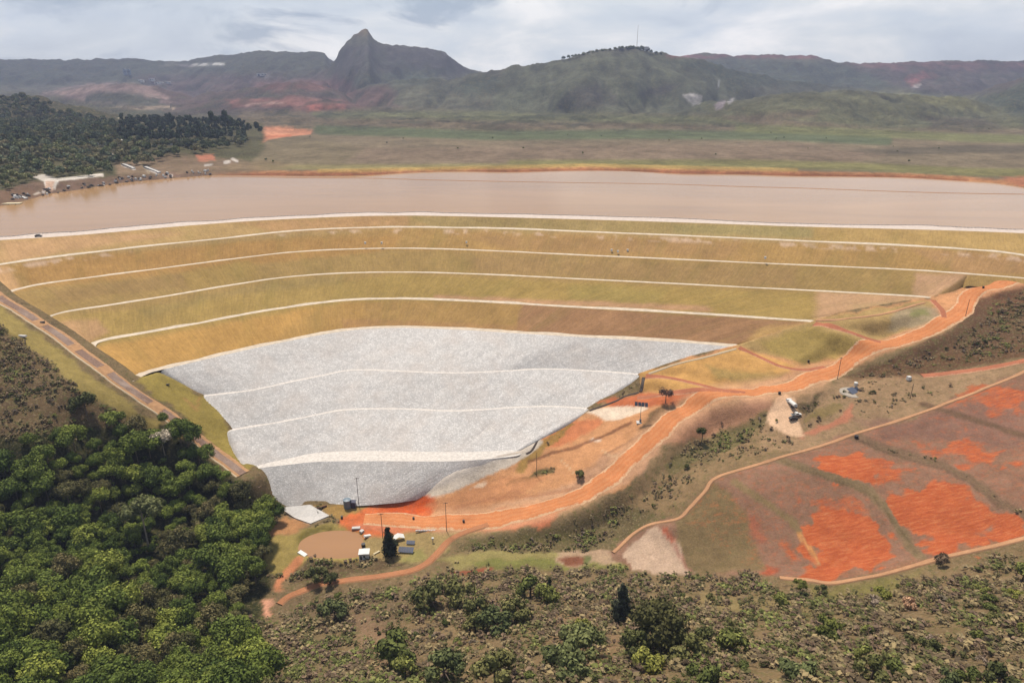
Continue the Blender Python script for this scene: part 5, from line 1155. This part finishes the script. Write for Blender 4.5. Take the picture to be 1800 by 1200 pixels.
slab(40, 592, -.2, (4.5, 1.6, .8), conc, 'grey concrete box on the grass strip at the left edge', None, 'concrete_box', 'box'); slab(1597, 668, .3, (2.0, 1.8, 2.0), white, 'small white box beside the lower orange track', None, 'white_box', 'box')
slab(75, 568, .4, (2.4, 1.4, .9), dark, 'small dark drain mouth where the middle berm meets the channel', None, 'drain_mouth', 'drain'); slab(295, 677, .2, (1.8, .6, .7), dark, 'dark marker on the grass wedge left of the pale rock', None, 'marker', 'marker')
# white tarpaulin shelter beside the conifer
e = empty('tarpaulin_shelter', P3(701, 948), .35); tag(e, 'white tarpaulin shelter right behind the dark conifer', 'shelter')
MB().prism([(-2.4, 1.6), (0, 2.6), (2.6, 1.5), (2.6, 1.42), (0, 2.5), (-2.4, 1.5)], 3.4).build('canopy', white, e)
for sx_ in (-2.3, 2.4):
    for sy in (-1.6, 1.6): MB().tube((sx_, sy, -.3), (sx_, sy, 1.5), .06, .06, 6).build('pole', grey, e)
e = empty('barrier', P3(748, 933), .02); tag(e, 'low row of white bags along the lower edge of the orange road', 'barrier')
for k in range(12): MB().box((-4.4 + k * .8, .1 * math.sin(k * 2), .3), (.74, 1.0, .6 + .1 * (k % 3)), .1 * math.sin(k), None, .8).build('bag', conc, e, bevel=.08)
e = empty('sampling_post', P3(761, 953), 0); tag(e, 'white capped dark post on the grass below the row of white bags', 'post'); MB().tube((0, 0, -.3), (0, 0, 1.8), .16, .14, 8).build('post', dark, e); MB().box((0, 0, 2.2), (1.0, .8, .9)).build('cap', white, e)
# culvert and slab at the toe
e = empty('culvert', P3(566, 893), .5); tag(e, 'dark culvert mouth with pale wing wall beside the concrete toe slab', 'culvert')
MB().box((0, 0, .5), (5.0, .5, 1.3)).build('headwall', plain_mat('brown_wall', alb(120, 76, 56), .9), e); MB().tube((0, -.5, .45), (0, .4, .45), .55, .55, 16).build('pipe', dark, e); MB().box((-2.7, -1.5, .3), (.4, 3.0, 1.0)).build('wing_wall', conc, e)
q = [on_ground(a, b, .5) for a, b in [(492,893),(545,888),(579,907),(546,921),(518,911)]]; b = MB(); n = len(q); b.add([tuple(p) for p in q] + [(p[0], p[1], p[2] - 1.5) for p in q], [tuple(range(n))] + [tuple(range(2 * n - 1, n - 1, -1))] + [(k, (k + 1) % n, n + (k + 1) % n, n + k) for k in range(n)])
o = b.build('toe_slab', conc); tag(o, 'pale concrete slab at the lowest point of the rock', 'slab')
# small instrument housings on the tiers
for px, py, z, lb in [(1075,441,76.,'left pale box of three on the second grass tier'), (1086,443,75.8,'middle pale box of three on the second grass tier'), (1103,441,76.,'right pale box of three on the second grass tier'),
                      (642,428,77.,'pale box on the second tier left of the dam bend'), (671,428,77.,'pale box on the second tier at the dam bend'), (820,427,77.,'pale box on the second tier right of the dam bend'), (1345,454,77.,'pale box on the second tier far right of the group')]:
    p = at_z(px, py, z); e = empty('instrument_box', (p[0], p[1], z - .3)); tag(e, lb, 'instrument box'); MB().box((0, 0, .7), (1.1, 1.1, 1.3)).build('case', white, e); MB().box((0, 0, 1.42), (1.4, 1.4, .12)).build('lid', conc, e)
# floating boom
bp = [(372,311.5),(450,311.5),(560,313),(650,313.5),(760,316.5),(880,319),(1000,321),(1100,322.5),(1200,324.5),(1300,328),(1400,330.5),(1500,334),(1600,337.5),(1700,340),(1800,341.5),(1900,343)]
r = catmull(at_z(np.array(bp)[:, 0], np.array(bp)[:, 1], WZ), 6); r = resample(r, 330); boom = empty('floating_boom', r[0]); tag(boom, 'thin reddish floating boom strung across the reservoir', 'boom')
bf = MB()
for k in range(329):
    bf.tube(r[k] + (r[k + 1] - r[k]) * .12 + [0, 0, .1], r[k] + (r[k + 1] - r[k]) * .88 + [0, 0, .1],   .36, .36, 6)
under(bf.build('float_line', plain_mat('faded_red_float', alb(255, 190, 150), .9), boom), boom)
under(tube_path('rope', [tuple(p + [0, 0, .1]) for p in r[::4]], .08, white, boom, 4), boom)
# left shore: roofs, ramps, pontoons, houses
def far_cabin(name, px, py, zz0, L, Wd, H, rz, wall, roof, label, slope=.8, cat='building', group=None, win=3):
    p = at_z(px, py, zz0); z = far_z(p[0], p[1]); t = on_far(px, py); return cabin(name, t[0], t[1], rz, L, Wd, H, wall, roof, label, cat, win, slope, t[2], group=group)
def on_far(px, py):
    x, yy, z = ray(px, py); t = np.r_[np.arange(560, 1500, 3.), np.arange(1500, 5000, 8.)]; h, _, _ = height(x * t, yy * t); d = CAMZ + z * t - h; k = max(int(np.argmax(d < 0)), 1)
    return np.array([x * t[k], yy * t[k], h[k]])
far_cabin('long_shed', 182, 254, 100, 24, 9, 3.2, .1, conc, cream, 'cream roofed low shed in the shore wood, left of its pinkish neighbour', 1.0)
far_cabin('long_shed', 212, 253, 100, 22, 10, 4.2, .1, conc, white, 'pinkish white roofed shed in the shore wood', 1.4)
far_cabin('dark_house', 298, 255, 98, 12, 9, 5, .2, conc, terra, 'dark red roofed house in the shore wood', 2.2)
far_cabin('small_house', 415, 224, 98, 8, 8, 8, .2, conc, white, 'tall pale hut among the eucalyptus row', .6, win=1)
far_cabin('small_house', 208, 212, 100, 14, 10, 4, .2, conc, cream, 'pinkish roofed hut high in the dark wood', 1.0)
for (px, py, L, Wd, H, w_, r_, lb) in [(221,132,16,16,30,blue,blue,'left of two pale blue towers on the far left hillside'), (228,132,14,14,30,blue,blue,'right of two pale blue towers on the far left hillside'), (248,146,34,16,12,white,white,'white house left in the far hillside row'), (266,144,40,16,16,white,terra,'red roofed white house in the far hillside row'),
     (280,148,46,16,9,white,conc,'long pale house in the far hillside row'), (296,148,30,14,9,conc,conc,'last grey house in the far hillside row'), (462,134,60,20,12,conc,conc,'grey works building under the left skyline')]:
    far_cabin('hillside_house', px, py, 100, L, Wd, H, .1, w_, r_, lb, 2.0, win=2)
def beam(name, a, b, w, lift, m, label, cat, th=1.0):
    A, B_ = Vector(on_far(*a)), Vector(on_far(*b)); A.z += lift; B_.z += .3; d = B_ - A; L = d.length; e = empty(name, A); e.rotation_euler = d.to_track_quat('X', 'Z').to_euler(); tag(e, label, cat)
    MB().box((L / 2, 0, 0), (L, w, th)).build('deck', m, e); MB().box((L / 2, w / 2, th * .8), (L, .25, th * .5)).build('side_rail', grey, e); MB().box((L / 2, -w / 2, th * .8), (L, .25, th * .5)).build('side_rail', grey, e); return e
beam('loading_ramp', (-20, 328), (46, 350), 3.6, 1.2, conc, 'long pale sloping ramp at the far left shore', 'ramp')
beam('boat_ramp', (216, 290), (235, 297), 4.0, .8, conc, 'short white ramp on the stony left shore', 'ramp'); beam('boat_ramp', (255, 295), (280, 304), 4.0, .8, conc, 'longer grey ramp right of the short white shore ramp', 'ramp')
p = at_z(12, 359, WZ); e = empty('pontoon', p, .1); tag(e, 'cream pontoon floating at the far left shore', 'pontoon'); MB().box((0, 0, .5), (24, 6, 1.0)).build('deck', cream, e, bevel=.15)
for k in (-9, -3, 3, 9): MB().tube((k, -3.2, -.1), (k, 3.2, -.1), .6, .6, 10).build('float', dark, e)
rs = random.Random(9)
for k in range(70):                             # broken stone along the left shore
    px = rs.uniform(20, 370); py = np.interp(px, [0, 62, 150, 260, 330, 372], [356, 346, 331, 316, 310, 307]) - rs.uniform(-1, 9); q = on_far(px, py)
    b = MB().box((0, 0, .4), (rs.uniform(1.5, 5), rs.uniform(1.5, 3), rs.uniform(1, 2.4)), rs.uniform(0, 3), (rs.uniform(-.3, .3), rs.uniform(-.3, .3)), rs.uniform(.5, .9))
    pale = rs.random() < .4; o = b.build('shore_boulder', conc if pale else wood, bevel=.2); o.location = tuple(q); tag(o, ('pale' if pale else 'dark') + ' broken boulder on the stony left shore of the reservoir', 'boulder', ('pale' if pale else 'dark') + ' boulders on the left shore')
# mast on the hill
a = (1093 - 900) / 1150; ra, rz_, D, *_r = _RG[2]; Dl = D * (1 + 0.05 * np.sin(a * 9 + 4)); z0 = far_z(a * Dl, Dl - 5)
e = empty('radio_mast', (a * Dl, Dl - 5, z0)); tag(e, 'thin radio mast on top of the wooded hill', 'mast'); MB().tube((0, 0, -2), (0, 0, 84), .8, .4, 6).build('mast_pole', plain_mat('mast_red', alb(170, 110, 100), .6), e)
b = MB()
for k in range(8): b.box((0, 0, 8 + k * 10), (2.4 - k * .15, 2.4 - k * .15, .5))
b.build('platform_rings', grey, e)
e = empty('transmitter_hut', (a * Dl + 35, Dl - 15, z0 - 2)); tag(e, 'small hut beside the radio mast', 'hut'); MB().box((0, 0, 4), (16, 10, 9)).build('wall', conc, e); MB().box((0, 0, 8.8), (18, 12, .6)).build('roof', dark, e)
